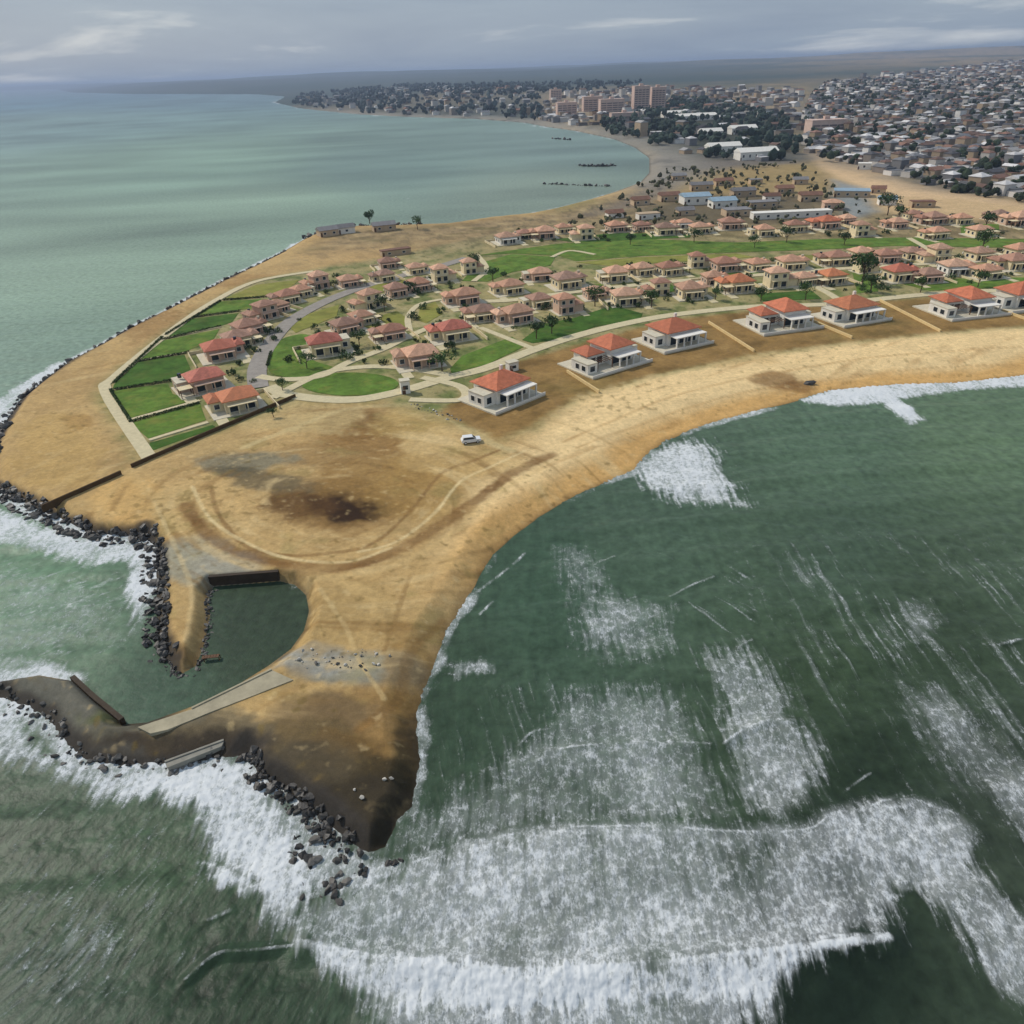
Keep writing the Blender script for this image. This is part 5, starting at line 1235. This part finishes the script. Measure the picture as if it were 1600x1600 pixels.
FP = np.array([(0, 1, 5, 4), (1, 2, 6, 5), (2, 3, 7, 6), (3, 0, 4, 7), (8, 9, 13, 12), (10, 11, 12, 13), (9, 10, 13, 13), (11, 8, 12, 12)])
rest = [i for i in range(len(TX)) if i not in sel]
nb = len(rest); ri_ = np.array(rest)
w = rt.uniform(3.4, 5.4, nb) * TS[ri_]; d = rt.uniform(2.8, 4.3, nb) * TS[ri_]; h = rt.choice([2.9, 3.2, 3.4, 5.6, 6.2, 8.5], nb, p=[.3, .25, .2, .12, .09, .04]); h = h * np.where(TS[ri_] > 1.3, rt.uniform(1, 1.9, nb), 1)
an = .3 + rt.randint(0, 2, nb) * np.pi / 2 + rt.uniform(-.15, .15, nb); rh = np.where(rt.rand(nb) < .55, d * .4, .12)
sx = np.array([-1, 1, 1, -1, -1, 1, 1, -1, -1.06, 1.06, 1.06, -1.06, -1.0, 1.0]); sy = np.array([-1, -1, 1, 1, -1, -1, 1, 1, -1.08, -1.08, 1.08, 1.08, 0, 0])
lx = w[:, None] * sx; ly = d[:, None] * sy
lz = np.zeros((nb, 14)); lz[:, :4] = -2; lz[:, 4:8] = h[:, None]; lz[:, 8:12] = h[:, None] + .02; lz[:, 12:] = (h + rh)[:, None]
gx_ = TX[ri_, None] + lx * np.cos(an)[:, None] - ly * np.sin(an)[:, None]; gy_ = TY[ri_, None] + lx * np.sin(an)[:, None] + ly * np.cos(an)[:, None]; gz_ = TZ[ri_, None] + lz
wc = np.array([lin(c) for _, c in PAL])[rt.randint(0, 5, nb)]; rc = np.array([lin(c) for _, c in RPAL])[rt.choice(6, nb, p=[.2, .2, .14, .16, .16, .14])]
cc = np.concatenate([np.repeat(wc[:, None, :], 8, 1), np.repeat(rc[:, None, :], 6, 1)], 1) * rt.uniform(.6, 1.25, (nb, 1, 1))
def tri_faces(nb, quads, tris, nv):
    off = (np.arange(nb) * nv)[:, None, None]
    q = (np.array(quads)[None] + off).reshape(-1, 4)
    t_ = np.concatenate([q[:, [0, 1, 2]], q[:, [0, 2, 3]], (np.array(tris)[None] + off).reshape(-1, 3)])
    return t_
TF = tri_faces(nb, [(0, 1, 5, 4), (1, 2, 6, 5), (2, 3, 7, 6), (3, 0, 4, 7), (8, 9, 13, 12), (10, 11, 12, 13)], [(9, 10, 13), (11, 8, 12)], 14)
me = np_mesh('town', np.stack([gx_, gy_, gz_], -1).reshape(-1, 3), TF, cc.reshape(-1, 3), None, False)
o = new_obj('town', me, mat_attr('town_plaster', .85, ((.25, .15),), 0)); tag(o, 'dense mass of small grey and pale houses spreading inland to the horizon', 'town', None, 'stuff')

# tall blocks beyond the wood
bw = mat_plain('apartment_wall', lin((204, 176, 160)), .9, .1, .3, .1); bd = mat_plain('apartment_band', lin((120, 104, 98)), .8, .1, .3)
for i, (a, b, w_, d_, h_, lb) in enumerate([(1000,170,26,18,38,'pinkish apartment tower beyond the wood, the taller of two'),(1026,168,24,18,34,'pinkish apartment tower beyond the wood, the shorter of two'),(955,172,40,18,22,'pale apartment block left of the two towers'),
   (925,168,34,18,22,'tan apartment block second left of the two towers'),(885,172,34,18,18,'tan apartment block nearest the bay headland'),(975,182,40,16,12,'low pale block in front of the towers'),(868,158,24,16,20,'small white block above the bay'),(1290,195,40,18,12,'pale block at the edge of the town above the road')]):
    q = G(a, b, 10); e = empty('apartment_block', (*q, hz(*q)), .1)
    MB().box(-w_ / 2, w_ / 2, -d_ / 2, d_ / 2, -3, h_).build('wall', bw, e)
    for k in range(1, int(h_ / 3.2)):
        for j in range(4):
            x0 = -w_ / 2 + 1.2 + j * (w_ - 2.0) / 4
            MB().box(x0, x0 + (w_ - 2.0) / 4 - 1.2, -d_ / 2 - .25, -d_ / 2 - .01, k * 3.2, k * 3.2 + 1.5).build('window', bd, e)
    MB().box(-w_ / 2 - .3, w_ / 2 + .3, -d_ / 2 - .3, d_ / 2 + .3, h_, h_ + .8).build('roof', bw, e)
    MB().box(-3, 3, -2, 3, h_ + .8, h_ + 4).build('lift_house', bw, e)
    tag(e, lb, 'apartment block', 'tall blocks behind the bay')
# white roofs showing in the wood
for i, (a, b, w_, d_, lb) in enumerate([(1085,182,60,20,'long white roof in the upper part of the wood'),(1050,178,30,16,'short white roof at the upper edge of the wood'),(1130,228,30,14,'white-roofed hall at the lower edge of the wood'),(1182,236,34,14,'white-roofed hall at the lower right corner of the wood'),(1110,205,24,14,'small white roof deep in the wood'),(1160,200,30,14,'pale roof in the right part of the wood')]):
    shed(a, b, 8, w_, d_, 6, MT['white'], MT['white'], lb, 'hall', 'gable', 3, 8)

# ------------------------------------------------------------------ woods: canopy clumps as one mass each
ico_v, ico_f = None, None
import bmesh
bm = bmesh.new(); bmesh.ops.create_icosphere(bm, subdivisions=1, radius=1); bm.verts.ensure_lookup_table()
ico_v = np.array([v.co[:] for v in bm.verts]); ico_f = np.array([[v.index for v in f.verts] for f in bm.faces]); bm.free()
def wood(name, X, Y, size, base, label):
    Z, s_ = hz_arr(X, Y); k = s_ > 12
    X, Y, Z, size = X[k], Y[k], Z[k], size[k]; nn = len(X)
    reps = 3
    X = np.repeat(X, reps) + rt.normal(0, .55, nn * reps) * np.repeat(size, reps); Y = np.repeat(Y, reps) + rt.normal(0, .55, nn * reps) * np.repeat(size, reps)
    Z = np.repeat(Z, reps) + np.repeat(size, reps) * rt.uniform(.5, 1.5, nn * reps); S = np.repeat(size, reps) * rt.uniform(.45, .85, nn * reps)
    Vv = ico_v[None] * (1 + rt.uniform(-.35, .3, (nn * reps, len(ico_v), 1))) * S[:, None, None] + np.stack([X, Y, Z], 1)[:, None]
    Ff = (ico_f[None] + (np.arange(nn * reps) * len(ico_v))[:, None, None]).reshape(-1, 3)
    c = np.array(lin(base))[None, None] * rt.uniform(.55, 1.5, (nn * reps, 1, 1)) * np.ones((1, len(ico_v), 1))
    me = np_mesh(name, Vv.reshape(-1, 3), Ff, c.reshape(-1, 3), None, False)
    o = new_obj(name, me, mat_attr(name + '_leaves', .85, ((.6, .35),), 0)); tag(o, label, 'wood', None, 'stuff')
a, b = fill([(925,205),(935,186),(1000,170),(1060,160),(1150,166),(1235,188),(1246,215),(1235,246),(1130,244),(1060,225),(1000,222)], 13, .48, 6, 0, 2600, .5, .2)
wood('wood', a, b, rt.uniform(3, 6.5, len(a)), (54, 66, 56), 'dark wood behind the bay beach')
a, b = fill(TOWN, 19, .5, 8, 0, 2300, .62, .8)
wood('town_trees', a, b, rt.uniform(2.2, 4.6, len(a)), (50, 60, 44), 'dark tree crowns scattered among the town houses')
a, b = fill([(1420,278),(1500,293),(1640,314),(1640,302),(1500,283),(1420,268)], 9, .5, 5, 0, 900, .7, .8)
wood('roadside_bushes', a, b, rt.uniform(2, 3.6, len(a)), (48, 56, 40), 'line of dark bushes between the sand road and the town')
a, b = fill([(860,350),(960,308),(1030,262),(1250,250),(1310,290),(1380,322),(1310,345),(1000,345)], 8, .5, 4, 0, 900, .5, .8)
wood('scrub', a, b, rt.uniform(.6, 2.1, len(a)), (80, 80, 56), 'low dark scrub between the halls behind the resort')
a, b = fill([(450,168),(470,146),(640,138),(850,136),(1000,134),(1000,140),(840,155),(850,188),(760,180),(640,176)], 36, .5, 10, 0, 5200, .7, .2)
wood('far_wood', a, b, rt.uniform(4, 8.5, len(a)), (56, 68, 66), 'dark wooded headland on the far side of the bay')

# ------------------------------------------------------------------ air
hb = MB().box(-64000, 64000, -64000, 64000, -8.0, 130.0)
haze = new_obj('haze', hb.mesh('haze'))
hm = bpy.data.materials.new('sea_haze'); hm.use_nodes = True
hn, hl = hm.node_tree.nodes, hm.node_tree.links
hn.clear(); ho = hn.new('ShaderNodeOutputMaterial'); hv = hn.new('ShaderNodeVolumePrincipled')
hv.inputs['Color'].default_value = (.56, .68, .90, 1); hv.inputs['Density'].default_value = 0.00011; hv.inputs['Anisotropy'].default_value = 0.2
hl.new(hv.outputs[0], ho.inputs['Volume']); haze.data.materials.append(hm)
tag(haze, 'thin bluish haze over the coast', 'haze', None, 'stuff')
